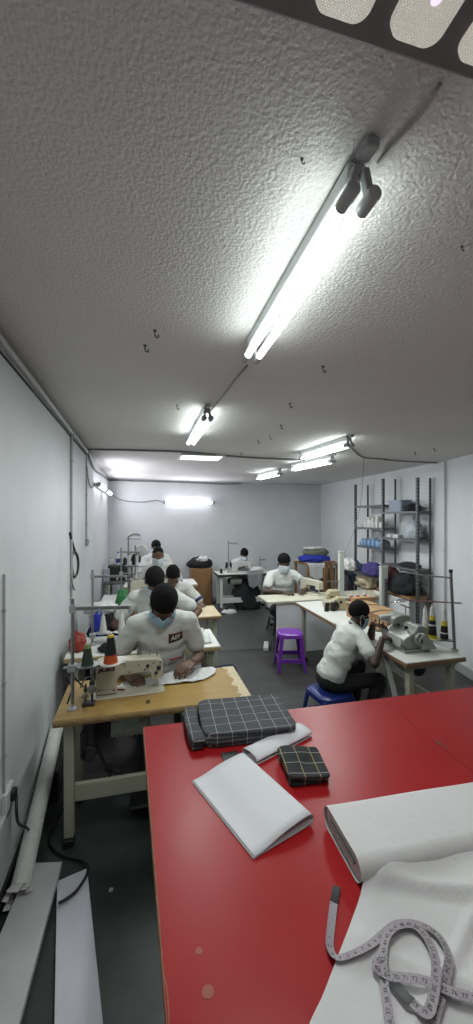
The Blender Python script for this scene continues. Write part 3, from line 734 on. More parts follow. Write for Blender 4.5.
def hand(mb, wr, d, back, thumb, s, curl):
    """palm, four bent fingers of different lengths, a thumb from the side of the palm"""
    d = d.normalized(); n = (back - d * back.dot(d)).normalized(); x = d.cross(n).normalized() * thumb   # x points to the thumb side
    P = lambda a, b, c: wr + x * a * s + d * b * s + n * c * s
    ks = [(.030, .088, .040, .026, .021), (.010, .094, .045, .029, .022), (-.011, .089, .041, .027, .021), (-.030, .078, .032, .021, .019)]
    for i, (kx, ky, a, b, c) in enumerate(ks):
        mb.cap(P(kx * .55, .012, 0), P(kx, ky - .012, 0), .0135 * s, .0115 * s, 10, 3)
        p = P(kx, ky, -.001); ang = R(18 + 8 * i * .4) * curl; r = .0098 * s if i < 3 else .0085 * s
        for L, k in ((a, 1), (b, 1.5), (c, 1.2)):
            dd = d * cos(ang) - n * sin(ang) + x * (kx * 1.2) * max(0, cos(ang))
            q = p + dd.normalized() * L * s
            mb.cap(p, q, r, r * .92, 10, 3); p = q; r *= .93; ang += R(24) * k * curl
    p = P(.026, .020, -.006); q = P(.052, .050, -.016); mb.cap(p, q, .0135 * s, .011 * s, 10, 3)
    q2 = P(.058, .080, -.024); mb.cap(q, q2, .0108 * s, .0098 * s, 10, 3); q3 = P(.052, .102, -.032); mb.cap(q2, q3, .0096 * s, .008 * s, 10, 3)
def person(label, x, y, hip, face, s, lean, pitch, hands, sk, mask=MASKB, trousers=TROUS, legs=None, hair='short', yaw=0.0, beard=False, vox=.009, badge=None, roll=0.0, curl=1.0, shoes=True, hs=1.0, group=None, band=None):
    band_at = None
    t = thing('person', label, 'person', (x, y, 0), face, group)
    inv = Matrix.Rotation(-face, 3, 'Z')
    loc = lambda p: inv @ (V(p) - V((x, y, 0)))
    P = V((0, 0, hip)); f1, f2 = lean * .75, lean * 1.25
    d1, d2 = dirv(f1), dirv(f2)
    W = P + d1 * .20 * s; C = W + d2 * .19 * s; N = C + d2 * .15 * s
    r1, r2 = Matrix.Rotation(-f1, 3, 'X'), Matrix.Rotation(-f2, 3, 'X')
    body, shirt, pants = MB(), MB(), MB()
    E = lambda mb, c, r, rot, g=0.0: mb.ell(c, [(q + g) * s for q in r], rot)
    Sh = {}
    for k, sx in (('R', 1), ('L', -1)):
        Sh[k] = N - d2 * .045 * s + V((sx * .178 * s, .012 * s, 0))
    for mb, g in ((body, -.012), (shirt, .010)):
        if mb is body: E(mb, P, (.160, .122, .12), r1, g)
        else: E(mb, P + d1 * .045 * s, (.176, .134, .115), r1, .006)
        E(mb, P + d1 * .10 * s, (.152, .118, .13), r1, g)
        E(mb, W + d2 * .04 * s, (.155, .114, .15), r2, g)
        E(mb, C + d2 * .02 * s, (.172, .112, .155), r2, g)
        E(mb, C + d2 * .085 * s, (.165, .095, .085), r2, g)
        if mb is shirt:
            for q_ in (.0, .33, .66, 1.0): E(mb, (P + d1 * .08 * s).lerp(C, q_) + V((0, .012 * s, 0)), (.160, .115, .10), r2, g)
        for k in Sh:
            mb.cap(N - d2 * .05 * s, Sh[k], (.070 + g) * s, (.060 + g) * s)
            mb.cap(N + d2 * .008 * s, Sh[k] + d2 * .004 * s, (.052 + g) * s, (.050 + g) * s)
    # neck and head
    fh = (f2 + pitch) / 2
    HB = N + dirv(fh) * .085 * s
    body.cap(N - d2 * .05 * s, HB + dirv(pitch) * .03 * s, .060 * s, .054 * s)
    RH = Matrix.Rotation(yaw, 3, 'Z') @ Matrix.Rotation(roll, 3, 'Y') @ Matrix.Rotation(-pitch, 3, 'X')
    hh = s * hs
    Hd = lambda a, b, c: HB + RH @ V((a * hh, b * hh, c * hh))
    eh = lambda mb, c, r, ex=None: mb.ell(Hd(*c), [q * hh for q in r], RH @ ex if ex else RH)
    eh(body, (0, -.010, .098), (.074, .094, .088)); eh(body, (0, .030, .035), (.060, .064, .085)); eh(body, (0, .048, -.012), (.046, .044, .045))
    body.cap(Hd(-.012, .078, -.040), Hd(.012, .078, -.040), .017 * hh); body.cap(Hd(0, .092, .062), Hd(0, .111, .026), .009 * hh, .014 * hh)
    body.cap(Hd(-.040, .080, .078), Hd(.040, .080, .078), .012 * hh); body.cap(Hd(-.018, .090, -.006), Hd(.018, .090, -.006), .009 * hh); body.cap(Hd(-.016, .087, -.018), Hd(.016, .087, -.018), .009 * hh)
    for sx in (-1, 1):
        body.cap(Hd(sx * .014, .098, .028), Hd(sx * .016, .098, .026), .008 * hh)
        eh(body, (sx * .042, .066, .036), (.024, .022, .022))
        eh(body, (sx * .077, -.004, .045), (.010, .020, .032), Matrix.Rotation(R(sx * 18), 3, 'Z'))
    # arms
    for k, sx in (('R', 1), ('L', -1)):
        tgt = hands[k]
        wr = loc(tgt[0]); pole = V(tgt[1]) if len(tgt) > 1 and tgt[1] else V((sx * .7, -.2, -.8))
        El, wr = ik(Sh[k], wr, .295 * s, .255 * s, pole)
        body.cap(Sh[k], El, .046 * s, .040 * s); body.cap(El, El.lerp(wr, .35), .040 * s, .041 * s); body.cap(El.lerp(wr, .35), wr, .041 * s, .027 * s)
        fd = inv @ V(tgt[2]) if len(tgt) > 2 and tgt[2] else (wr - El)
        hand(body, wr, fd, inv @ V(tgt[3]) if len(tgt) > 3 and tgt[3] else V((sx * .25, 0, 1)), -sx, s, curl)
        e2 = Sh[k].lerp(El, .62)
        if band == k: band_at = (Sh[k].lerp(El, .60), Sh[k].lerp(El, .72))
        shirt.cap(Sh[k] + V((0, 0, -.004)), e2, .066 * s, .070 * s, 14, 4)
    # legs
    lg = legs or {}
    for k, sx in (('R', 1), ('L', -1)):
        Hp = P + V((sx * .088 * s, .03 * s, -.025 * s))
        if k in lg:
            an = loc(lg[k][0]); pole = inv @ V(lg[k][1])
        else:
            an = V((sx * .13 * s, .40 * s, .085 * s)); pole = V((sx * .2, .8, .9))
        Kn, an = ik(Hp, an, .42 * s, .41 * s, pole)
        for mb, g in ((body, -.02), (pants, .0)):
            mb.cap(Hp, Hp.lerp(Kn, .5), (.088 + g) * s, (.078 + g) * s); mb.cap(Hp.lerp(Kn, .5), Kn, (.078 + g) * s, (.060 + g) * s); mb.cap(Kn, Kn.lerp(an, .4), (.060 + g) * s, (.060 + g) * s)
            mb.cap(Kn.lerp(an, .4), an if mb is body else an.lerp(Kn, .06), (.060 + g) * s, (.040 + g * .3 if mb is body else .056) * s)
        toe = (V((0, 1, 0)) + V((sx * .15, 0, 0))).normalized()
        ft = V((an.x, an.y, .035 * s))
        body.cap(an, ft + toe * .10 * s, .034 * s, .022 * s)
        if shoes:
            sm = MB(); sm.cap(ft - toe * .03 * s, ft + toe * .15 * s, .042 * s, .036 * s); sm.cap(ft, an.lerp(ft, .3), .044 * s, .042 * s)
            sm.build('shoe', SHOE, t, remesh=.010)
    pants.ell(P + V((0, .0, .0)), (.172 * s, .132 * s, .125 * s), r1)
    b = body.build('body', sk, t, remesh=vox, relax=3)
    pants.build('trousers', trousers, t, remesh=.012, relax=6)
    so = shirt.build('shirt', SHIRT, t, remesh=.010, relax=14)
    for v in so.data.vertices:
        n_ = v.normal; p = v.co
        k = noise.noise(V((p.x * 7 + x * 5, p.y * 9, p.z * 13))) * .008 + noise.noise(V((p.x * 16, p.y * 16 + p.z * 9, p.z * 26 + y))) * .005
        v.co = p + n_ * k
    cb = MB(); cc = N + d2 * .035 * s + V((0, .004 * s, 0)); r3 = Matrix.Rotation(-(f2 + .25), 3, 'X')
    cb.rings([[cc + r3 @ V(((.066 + .008 * cos(q)) * s * cos(a), (.066 + .008 * cos(q)) * s * sin(a), .011 * s * sin(q))) for q in [2 * pi * j / 8 for j in range(8)]] for a in [2 * pi * i / 24 for i in range(25)]], caps=False)
    cb.build('collar', SHIRT, so, smooth=True)
    if band_at:
        MB().cyl(band_at[0], band_at[1], .080 * s, .080 * s, n=20).build('sleeve_band', M('navy_band', (.02, .03, .10), .8), so, bevel=.006)
    # hair
    if hair != 'bald':
        hm = MB(); nu, nv = 36, 18; rg = []
        for j in range(nv + 1):
            th = pi * j / nv * .72
            row = []
            for i in range(nu):
                ph = 2 * pi * i / nu
                fwd = sin(ph)                      # +1 at the brow
                lim = {'short': .56 - .17 * fwd, 'receding': .50 - .30 * max(fwd, 0) - .05 * fwd, 'crop': .55 - .14 * fwd}[hair]
                a = min(th / (pi * .72), 1) * pi * (lim + .06)
                dd = V((sin(a) * cos(ph), sin(a) * sin(ph), cos(a)))
                g = {'short': .013, 'receding': .005, 'crop': .007}[hair] * (1 - .6 * (j / nv) ** 4) + .0045 * noise.noise(dd * 9 + V((x, y, 0)))
                row.append(Hd(0 + dd.x * (.0745 + g), -.010 + dd.y * (.0945 + g), .098 + dd.z * (.0885 + g)))
            rg.append(row)
        hm.rings(rg, caps=True); hm.build('hair', HAIR, t, smooth=True)
    if beard:
        bm_ = MB(); bm_.ell(Hd(0, .055, -.045), (.054 * hh, .050 * hh, .050 * hh), RH); bm_.ell(Hd(0, .080, -.092), (.042 * hh, .036 * hh, .036 * hh), RH); bm_.cap(Hd(-.02, .075, -.055), Hd(.02, .075, -.055), .024 * hh)
        for sx in (-1, 1): bm_.cap(Hd(sx * .062, .005, .045), Hd(sx * .045, .05, -.03), .012 * hh, .018 * hh)
        bm_.build('beard', HAIR, t, remesh=.007, relax=2)
    for sx in (-1, 1):
        em = MB(); em.ell(Hd(sx * .034, .0785, .058), (.0115 * hh,) * 3, RH, 12, 8); eo = em.build('eye', EYE, t, smooth=True)
        MB().ell(Hd(sx * .034, .0870, .0575), (.0065 * hh, .004 * hh, .0065 * hh), RH, 10, 6).build('iris', M('dark_iris', (.01, .006, .004), .2), eo, smooth=True)
    if mask:
        mm = MB()
        def mf(u, v):
            a = R(-78 + 156 * u); z = .050 - .105 * v
            bul = sin(pi * v) ** .6 if 0 < v < 1 else 0
            fx = .0665 - .012 * max(v - .4, 0); fy = .036 + .050 + .022 * bul - (.012 if v > .8 else 0)
            nose_ = .030 * math.exp(-(a / .30) ** 2) * (1 - v) ** .5
            pl = .0016 * sin(v * 26)
            return Hd(sin(a) * (fx + .012 + .004 * bul), .012 + (cos(a) ** .8) * (fy + nose_ - .012 + pl) , z - .010 * cos(a) * v + .022 * max(cos(a), 0) ** 2 * (1 - v))
        mm.grid(mf, 28, 18); mo = mm.build('face_mask', mask, t, smooth=True, solid=.002)
        for sx in (-1, 1):
            MB().tube([Hd(sx * .074, .032, .040), Hd(sx * .082, .008, .066), Hd(sx * .084, -.016, .070), Hd(sx * .083, -.022, .044), Hd(sx * .078, -.006, .014), Hd(sx * .068, .028, -.040)], .0022 * hh, 6, 5).build('ear_loop', MASKW, mo, smooth=True)
    if badge:
        bx, bz = badge
        tree = BVHTree.FromPolygons([v.co.copy() for v in so.data.vertices], [tuple(p.vertices) for p in so.data.polygons])
        cz_ = C + d2 * bz * s
        fw = V((0, cos(f2), -sin(f2)))
        def onshirt(a, h, off):
            o_ = cz_ + V((bx * s + a, 0, 0)) + d2 * h + fw * .5
            hit = tree.ray_cast(o_, -fw)
            return (hit[0] + fw * off) if hit[0] else cz_ + fw * .13
        def patch(name, mat, w2, h2, off, par):
            return MB().grid(lambda u, v: onshirt((u - .5) * w2, (v - .5) * h2, off), 10, 6).build(name, mat, par, solid=.001)
        pb = patch('badge', M('badge_border', (.40, .16, .05), .7), .098 * s, .060 * s, .002, so)
        pb2 = patch('badge_field', M('badge_black', (.02, .017, .016), .7), .090 * s, .052 * s, .0035, pb)
        me = text_mesh('AEF', .040 * s, 'lettering', M('badge_white', (.62, .60, .55), .7), bold=.0012, sx=1.0)
        for v in me.vertices: v.co = onshirt(-v.co.x, v.co.y, .0055 + (v.co.z > 0) * .001)
        lo = bpy.data.objects.new('lettering', me); COL.objects.link(lo); lo.parent = pb
    return t
PI = pi
# first man (front), bowed over the yellow table
person('bearded person in white badge shirt and blue mask, bowed over the front machine', .155, 3.10, .56, PI, 1.10, R(15), R(52),
       {'R': ((-.09, 2.74, .80), (.5, -.4, -.8), (.55, -.8, -.1)), 'L': ((.37, 2.76, .84), (-.35, -.5, -.9), (-.75, -.65, -.1), (.3, -.2, 1))}, SK[0], MASKB, JEANS,
       legs={'L': ((.80, 3.04, .17), (.8, .1, 1.0)), 'R': ((.10, 2.66, .09), (-.1, -.8, .8))}, beard=True, vox=.0055, badge=(-.085, .055), hs=1.06, roll=R(-4), curl=1.3)
person('person in white T-shirt with head lowered, in the second row behind the bearded one', .13, 4.06, .56, PI, 1.08, R(12), R(48),
       {'R': ((-.10, 3.72, .80),), 'L': ((.42, 3.80, .80), (-1, -.4, -.5), (-.6, -.7, 0))}, SK[0], MASKW, JEANS, hs=1.05, vox=.007)
person('person in the third row with dark band on the sleeve, mostly behind the second',   .385, 5.09, .46, PI, 1.08, R(15), R(40),
       {'R': ((.12, 4.72, .80),), 'L': ((.50, 4.72, .80), (-1, -.2, -.4), (-.5, -.8, 0))}, SK[0], None, TROUS, hair='crop', vox=.007, band='L')
person('person with receding hair in white shirt, fourth in the left column', .25, 6.15, .58, PI, 1.08, R(12), R(28),
       {'R': ((.05, 5.80, .82),), 'L': ((.45, 5.80, .80),)}, SK[2], MASKW, TROUS, hair='receding', vox=.008)
person('person looking straight ahead with black hair, farthest in the left column', .27, 7.30, .60, PI, 1.05, R(4), R(14),
       {'R': ((.08, 6.92, .80),), 'L': ((.48, 6.92, .80),)}, SK[2], MASKW, TROUS, vox=.008)
person('person in white shirt bending over the machine by the back wall', 2.10, 8.12, .47, PI, 1.03, R(24), R(34),
       {'R': ((1.95, 7.74, .80),), 'L': ((2.36, 7.74, .80),)}, SK[2], MASKW, TROUS, hair='crop', vox=.008)
person('person in white T-shirt and pale blue mask sewing behind the panel bench', 2.20, 5.93, .40, PI, 1.12, R(10), R(24),
       {'R': ((2.04, 5.40, .76), (1, -.2, -.6)), 'L': ((2.40, 5.40, .78), (-1, -.2, -.6))}, SK[1], MASKW, TROUS, hs=1.04, vox=.008, yaw=R(6))
person('person in white T-shirt and black trousers sitting on the blue stool, facing the overlock machine', 1.655, 3.17, .425, -PI / 2, .91, R(26), R(24),
       {'R': ((1.99, 2.88, .84), (.15, -.8, -.7), (.9, .35, .1), (-.3, -.2, 1)), 'L': ((2.02, 3.06, .92), (-.6, .1, -.7), (.95, -.2, -.1), (0, .2, 1))}, SK[1], MASKB, TROUS,
       legs={'R': ((1.93, 3.02, .09), (.8, -.1, .9)), 'L': ((1.97, 3.30, .09), (.8, .15, .9))}, vox=.0055, hs=1.06, curl=1.4)
# blue sleeve band on the third man
# ------------------------------------------------------------------ stools
def stool(label, loc, mat, h, rz, top=.15, bot=.185, name='plastic_stool'):
    t = thing(name, label, 'stool', (loc[0], loc[1], 0), rz)
    mb = MB()
    mb.rings([[V((x, y, z)) for x, y in rrect(-r, r, -r, r, r * .55)] for r, z in ((top * .70, h), (top * .90, h - .004), (top, h - .016), (top * 1.03, h - .055), (top * .98, h - .055), (top * .93, h - .02), (top * .5, h - .014))])
    mb.build('seat', mat, t, smooth=None)
    for sx in (-1, 1):
        for sy in (-1, 1):
            a, b = V((sx * (top - .03), sy * (top - .03), h - .03)), V((sx * (bot - .02), sy * (bot - .02), 0))
            lm = MB(); e = .032
            rg = []
            for q, wd in ((0, .046), (.5, .040), (1, .034)):
                p = a.lerp(b, q)
                ol = [(0, 0), (-wd, 0), (-wd, -.010), (-.012, -.012), (-.010, -wd), (0, -wd)]
                rg.append([p + V((sx * (u + .015), sy * (v + .015), 0)) for u, v in ol])
            lm.rings(rg); lm.build('leg', mat, t, smooth=False, bevel=.004)
    for (ax, s_) in (('x', -1), ('x', 1), ('y', -1), ('y', 1)):
        q = .68; r_ = (top - .03) * (1 - q) + (bot - .02) * q + .004
        z = (h - .03) * (1 - q)
        c = (s_ * r_, 0, z) if ax == 'x' else (0, s_ * r_, z)
        sz = (.012, 2 * r_ - .03, .05) if ax == 'x' else (2 * r_ - .03, .012, .05)
        MB().box(c, sz).build('stretcher', mat, t, bevel=.003)
    return t
PURP = M('purple_plastic', (.17, .03, .36), .35, var=.08)
BLUEP = M('blue_plastic', (.012, .03, .17), .35, var=.1)
stool('bright purple plastic stool standing empty in the aisle', (1.80, 4.50), PURP, .46, R(-12))
stool('blue plastic stool under the person at the overlock machine', (1.645, 3.15), BLUEP, .335, R(5), top=.17, bot=.20)
GREYST = M('dark_grey_plastic', (.05, .05, .055), .45)
for i, (x, y, h, lab) in enumerate([(.155, 3.12, .44, 'dark stool under the bearded person in the front row'), (.13, 4.08, .44, 'dark stool under the person in the second row'), (.385, 5.11, .34, 'dark stool under the person in the third row'),
                                    (.25, 6.17, .46, 'dark stool under the fourth person of the left column'), (.27, 7.32, .48, 'dark stool under the farthest person of the left column'), (2.10, 8.14, .35, 'dark stool under the person by the back wall'), (2.20, 5.95, .275, 'dark stool under the person behind the panel bench')]):
    stool(lab, (x, y), GREYST, h, 0)
# ------------------------------------------------------------------ shelf rack on the right wall
def slotted():
    m, nt, b = new_mat('slotted_steel')
    tc = nt.nodes.new('ShaderNodeTexCoord'); sep = nt.nodes.new('ShaderNodeSeparateXYZ'); nt.links.new(tc.outputs['Object'], sep.inputs[0])
    fr = math_node(nt, 'FRACT', math_node(nt, 'MULTIPLY', sep.outputs[2], 1 / .05))
    c = ramp2(nt, math_node(nt, 'LESS_THAN', fr, .38), [(0, (.115, .12, .125)), (1, (.05, .052, .055))])
    nt.links.new(c, b.inputs['Base Color']); b.inputs['Roughness'].default_value = .5; b.inputs['Metallic'].default_value = .3
    return m
SLOT = slotted(); SHELFM = M('grey_shelf_steel', (.13, .135, .14), .5, .3)
rk = thing('shelf_rack', 'tall dark slotted-angle shelf rack with open shelves on the right wall', 'shelf', (3.7, 5.24, 0))
FP = [(3.60, 4.45), (3.62, 5.24), (3.65, 6.08)]; BP = [(3.82, 4.45), (3.86, 5.24), (3.92, 6.08)]
TZ = [2.41, 2.47, 2.45]
for i in range(3):
    for (x, y), sg in ((FP[i], 1), (BP[i], -1)):
        x -= 3.7; y -= 5.24; L = .034; th = .005
        ol = [(0, 0), (sg * L, 0), (sg * L, th), (sg * th, th), (sg * th, L), (0, L)]
        mb = MB(); mb.rings([[V((x + a, y + b - .02, z)) for a, b in ol] for z in (0, TZ[i])]); mb.build('post', SLOT, rk, smooth=False)
def shelf_plate(i, z, mat=SHELFM, th=.03, front=0.0):
    (x0, y0), (x1, y1) = FP[i], FP[i + 1]; (x2, y2), (x3, y3) = BP[i], BP[i + 1]
    ol = [(x0 - front, y0), (x2, y2), (x3, y3), (x1 - front, y1)]
    mb = MB(); mb.rings([[V((a - 3.7, b - 5.24, h)) for a, b in ol] for h in (z - th, z)]); return mb.build('shelf', mat, rk, smooth=False)
for z in (2.073, 1.704, 1.387): shelf_plate(1, z)
for z in (1.96, 1.57, 1.167): shelf_plate(0, z)
shelf_plate(1, .74, BROWN, .035, .10); shelf_plate(0, .80, BROWN, .035, .10)
MB().box((-.21, -.39, .385), (.02, .80, .74)).build('side_panel', M('grey_panel', (.66, .66, .67), .5, var=.08, vs_=3), rk, bevel=.003)
MB().box((-.03, -.70, .385), (.30, .02, .74)).build('side_panel', M('grey_panel', (.66, .66, .67), .5, var=.08, vs_=3), rk, bevel=.003)
# things on the rack
TUB = M('blue_grey_tub', (.24, .29, .36), .4)
t = thing('plastic_tub', 'blue-grey plastic tub on the top right shelf of the rack', 'tub', (3.70, 4.93, 1.961))
mb = MB(); mb.rings([[V((x, y, z)) for x, y in rrect(-a, a, -b, b, .03)] for a, b, z in ((.08, .13, 0), (.095, .155, .15), (.105, .165, .15), (.105, .165, .165), (.088, .148, .165), (.075, .12, .012))])
mb.build('tub', TUB, t); MB().box((0, -.168, .157), (.08, .02, .02)).build('handle', TUB, t, bevel=.004)
def cloth(name, label, c, rad, mat, seed=1, amp=.3, freq=2.6, cat='cloth', grp=None, mats=None):
    mb = MB(); blob(mb, (0, 0, 0), rad, seed, amp, freq)
    o = mb.build(name, mat, loc=c, smooth=True)
    return tag(o, label, cat, grp)
CL = lambda n, c, **k: M(n, c, .9, var=.2, vs_=12, bump=.5, bs=18, **k)
CBLACK, CNAVY, CBEIGE, CPURP, CBLUE, CMAROON, CGREYC, CWHITE = CL('black_cloth', (.012, .012, .014)), CL('navy_cloth', (.02, .03, .09)), CL('beige_cloth', (.50, .43, .29)), CL('purple_cloth', (.05, .035, .15)), CL('royal_blue_cloth', (.02, .035, .34)), CL('maroon_cloth', (.07, .015, .02)), CL('grey_cloth', (.22, .22, .23)), CL('white_cloth', (.64, .64, .63))
cloth('cloth_heap', 'dark cloth heaped beside the tub on the top right shelf', (3.71, 4.66, 1.961), (.09, .12, .075), CBLACK, 3)
PACK = M('white_packet', (.56, .56, .54), .6, var=.1); PACKB = M('blue_white_packet', (.20, .32, .50), .5, var=.5, vs_=22)
random.seed(11)
places = ['at the left end', 'second from the left', 'third from the left', 'fourth from the left', 'fifth from the left', 'at the right end']
for k in range(6):
    y = 5.95 - k * .115
    h = [.06, .10, .13, .12, .14, .09][k]
    t = thing('small_box', 'small white packet on the upper left rack shelf, ' + places[k], 'box', (3.745, y, 1.705), R(random.uniform(-12, 12)), 'white packets on the upper left shelf')
    MB().box((0, 0, h / 2), (.12, .09, h)).build('carton', PACK, t, bevel=.006); MB().box((-.0, 0, h + .001), (.10, .02, .003)).build('tape', M('packet_tape', (.40, .36, .28), .4), t)
    if k in (2, 3, 4):
        q = thing('small_box', 'small white packet lying on top of the packet ' + places[k], 'box', (3.74, y + .01, 1.707 + h), R(random.uniform(-25, 25)), 'white packets on the upper left shelf')
        MB().box((0, 0, .022), (.10, .075, .043)).build('carton', PACK, q, bevel=.006); MB().box((0, 0, .0435), (.02, .07, .003)).build('tape', M('packet_tape', (.40, .36, .28), .4), q)
for k in range(6):
    y = 5.94 - k * .115; h = [.11, .13, .12, .14, .12, .13][k]
    t = thing('blue_packet', 'blue and white packet on the lower left rack shelf, ' + places[k], 'packet', (3.745, y, 1.388), R(random.uniform(-10, 10)), 'blue packets on the lower left shelf')
    mb = MB(); mb.rings([[V((x, yy, z)) for x, yy in rrect(-a, a, -b, b, .015)] for a, b, z in ((.05, .04, 0), (.062, .048, .02), (.06, .046, h * .7), (.05, .012, h), (.001, .001, h))]); mb.build('bag', PACKB, t)
    MB().box((0, 0, h + .004), (.10, .008, .012)).build('seal', PACK, t)
cloth('grey_bundle', 'grey bundle on the lower left shelf beside the middle post', (3.74, 5.40 - .08, 1.388), (.08, .06, .09), CGREYC, 8)
for k, lab in enumerate(['small white carton nearer the plastic bag on the right rack shelf', 'small white carton farther from the plastic bag on the right rack shelf']):
    t = thing('small_box', lab, 'box', (3.70, 4.96 + k * .14, 1.571), R(8 - 14 * k))
    MB().box((0, 0, .024), (.12, .10, .048)).build('carton', PACK, t, bevel=.005); MB().box((0, 0, .0485), (.11, .015, .003)).build('tape', M('packet_tape', (.40, .36, .28), .4), t)
t = thing('plastic_bag', 'full grey-white plastic bag standing on the right rack shelf', 'bag', (3.71, 4.66, 1.571))
mb = MB(); blob(mb, (0, 0, 0), (.105, .155, .19), 5, .16, 3.5); mb.build('bag', M('pale_plastic_film', (.34, .37, .40), .3, var=.3, vs_=14, bump=.6, bs=25), t, smooth=True)
mb = MB(); mb.lathe([(.02, 0), (.014, .03), (.05, .085), (.03, .07), (.001, .04)], (0, 0, .235), (.1, .1, 1), 12); mb.build('knot', M('pale_plastic_film', (.34, .37, .40), .3), t)
cloth('folded_cloth', 'dark folded cloth on the third right shelf of the rack', (3.71, 4.72, 1.168), (.10, .20, .05), CBLACK, 4, .15)
cloth('cloth_heap', 'large black cloth heap on the lowest right shelf', (3.62, 4.72, .801), (.16, .25, .20), CBLACK, 6, .25)
cloth('cloth_heap', 'maroon cloth heap behind the black one on the rack', (3.64, 5.08, .801), (.15, .20, .23), CMAROON, 7, .25)
cloth('cloth_heap', 'beige cloth bundle on the lowest left shelf of the rack', (3.60, 5.60, .741), (.15, .26, .17), CBEIGE, 9, .35, 3.4)
cloth('cloth_heap', 'dull blue cloth bundle at the far end of the lowest rack shelf', (3.62, 5.96, .741), (.13, .12, .25), CL('dull_blue_cloth', (.06, .09, .14)), 10, .35, 3.4)
cloth('cloth_heap', 'purple cloth lying over the beam by the white post', (3.42, 5.0 + .18, 1.0), (.10, .24, .13), CPURP, 12, .3)
t = thing('cross_rail', 'grey rail between the rack and the white post, under the purple cloth', 'rail', (3.42, 5.2, .97))
MB().bar((0, -.38, 0), (0, .8, 0), .03, .045).build('rail', SLOT, t, bevel=.003)
for y in (-.34, .74): MB().box((0, y, -.486), (.03, .03, .93)).build('leg', SLOT, t, bevel=.003)
cloth('cloth_heap', 'white cloth hanging at the far end of the rail beside the rack', (3.40, 5.85, .99), (.12, .14, .14), CWHITE, 13, .3)

# ------------------------------------------------------------------ cartons, red-capped cones by the bench
CARD = M('brown_cardboard', (.40, .245, .125), .8, var=.1, vs_=8); CARDI = M('dark_card_gap', (.03, .018, .01), .9)
def carton(label, c, sz, rz, flaps=True, holes=True, grp=None):
    t = thing('cardboard_box', label, 'box', c, rz, grp)
    a, b, h = sz
    mb = MB(); mb.box((0, 0, h / 2), (a, b, h)); body = mb.build('carton', CARD, t, bevel=.004)
    if holes:
        for k in (-1, 1): MB().cyl((-a / 2 - .001, k * b * .25, h * .62), (-a / 2 + .01, k * b * .25, h * .62), .014, n=14).build('hand_hole', CARDI, body)
    if flaps:
        for k in (-1, 1): MB().box((k * a * .27, 0, h + .012), (a * .52, b, .004), Matrix.Rotation(R(k * 5), 3, 'Y')).build('flap', CARD, t)
    return t
carton('brown carton nearest the overlock machine, with hand holes', (2.42, 3.36, .751), (.28, .22, .15), R(6))
carton('brown carton in the middle of the row on the right table', (2.42, 3.61, .751), (.28, .22, .15), R(3))
carton('brown carton farthest in the row on the right table', (2.42, 3.86, .751), (.28, .22, .15), R(4))
carton('open upright carton standing behind the carton row', (2.53, 4.03, .751), (.28, .08, .19), R(2), flaps=False, holes=False)
for k, (u, lab) in enumerate([(351.5, 'red thread cone on the right table behind the seated person, left one'), (358, 'red thread cone on the right table behind the seated person, middle one'), (365, 'red thread cone on the right table behind the seated person, right one')]):
    x = aty(u, 592, 4.30).x
    cone(None, lab, (x, 4.30, .752), [(.2, THW), (.7, THR), (.1, THW)], h=.17, r=.036)
# ------------------------------------------------------------------ fabric table in the far right corner
t = thing('fabric_table', 'wooden table heaped with cloth in the far right corner', 'table', (3.52, 7.35, 0))
MB().box((0, 0, .93), (.72, .70, .04)).build('tabletop', BROWN, t, bevel=.004)
for sx in (-1, 1):
    for sy in (-1, 1): MB().box((sx * .32, sy * .31, .455), (.05, .05, .91)).build('leg', BROWN, t, bevel=.004)
def drape_cloth(name, label, c, w_, d_, drop, mat, seed, cat='cloth'):
    mb = MB()
    def f(u, v):
        x = (u - .5) * w_; s_ = v * (d_ + drop)
        n_ = noise.noise(V((x * 5, s_ * 3, seed))) * .02
        if s_ < d_: return V((x + n_, d_ / 2 - s_, .012 + abs(n_)))
        k = s_ - d_
        dr = 1 - .55 * abs(u - .35)
        return V((x * (1 - .25 * k / max(drop, .01)), -d_ / 2 - .012 - abs(n_) * 1.6, .012 - k * dr))
    mb.grid(f, 30, 30); return tag(mb.build(name, mat, loc=c, smooth=True, solid=.004), label, cat)
drape_cloth('draped_cloth', 'white cloth hanging off the front of the corner table', (3.45, 7.345, .955), .55, .70, .34, CWHITE, 3)
cloth('cloth_heap', 'royal blue cloth spread over the heap on the corner table', (3.44, 7.25, .985), (.33, .28, .10), CBLUE, 21, .2)
cloth('cloth_bundle', 'grey-green wrapped bundle on top of the corner table heap', (3.50, 7.32, 1.10), (.27, .22, .11), CL('grey_green_cloth', (.16, .17, .12)), 22, .15)
cloth('cloth_heap', 'thin white cloth laid over the top of the wrapped bundle', (3.46, 7.30, 1.225), (.24, .15, .035), CWHITE, 23, .2)
cloth('cloth_heap', 'dark cloth heap on the floor under the corner table', (3.40, 7.20, .0), (.26, .26, .48), CL('charcoal_cloth', (.05, .05, .06)), 24, .3)
t = thing('wooden_easel', 'upright frame of brown wooden planks between the corner table and the post', 'frame', (3.42, 6.62, 0))
MB().bar((-.10, 0, 0), (-.03, 0, 1.02), .07, .03).build('leg', BROWN, t, bevel=.003); MB().bar((.16, 0, 0), (.05, 0, 1.02), .07, .03).build('leg', BROWN, t, bevel=.003)
MB().box((.02, -.0, 1.035), (.24, .05, .03)).build('top_rail', BROWN, t, bevel=.003); MB().box((.03, .03, .62), (.24, .02, .6)).build('board', M('dark_brown_board', (.12, .075, .045), .7), t)
cloth('cloth_bundle', 'dark grey cloth roll standing behind the white post', (3.40, 5.95, 0), (.16, .14, .66), CL('charcoal_cloth', (.05, .05, .06)), 26, .12)

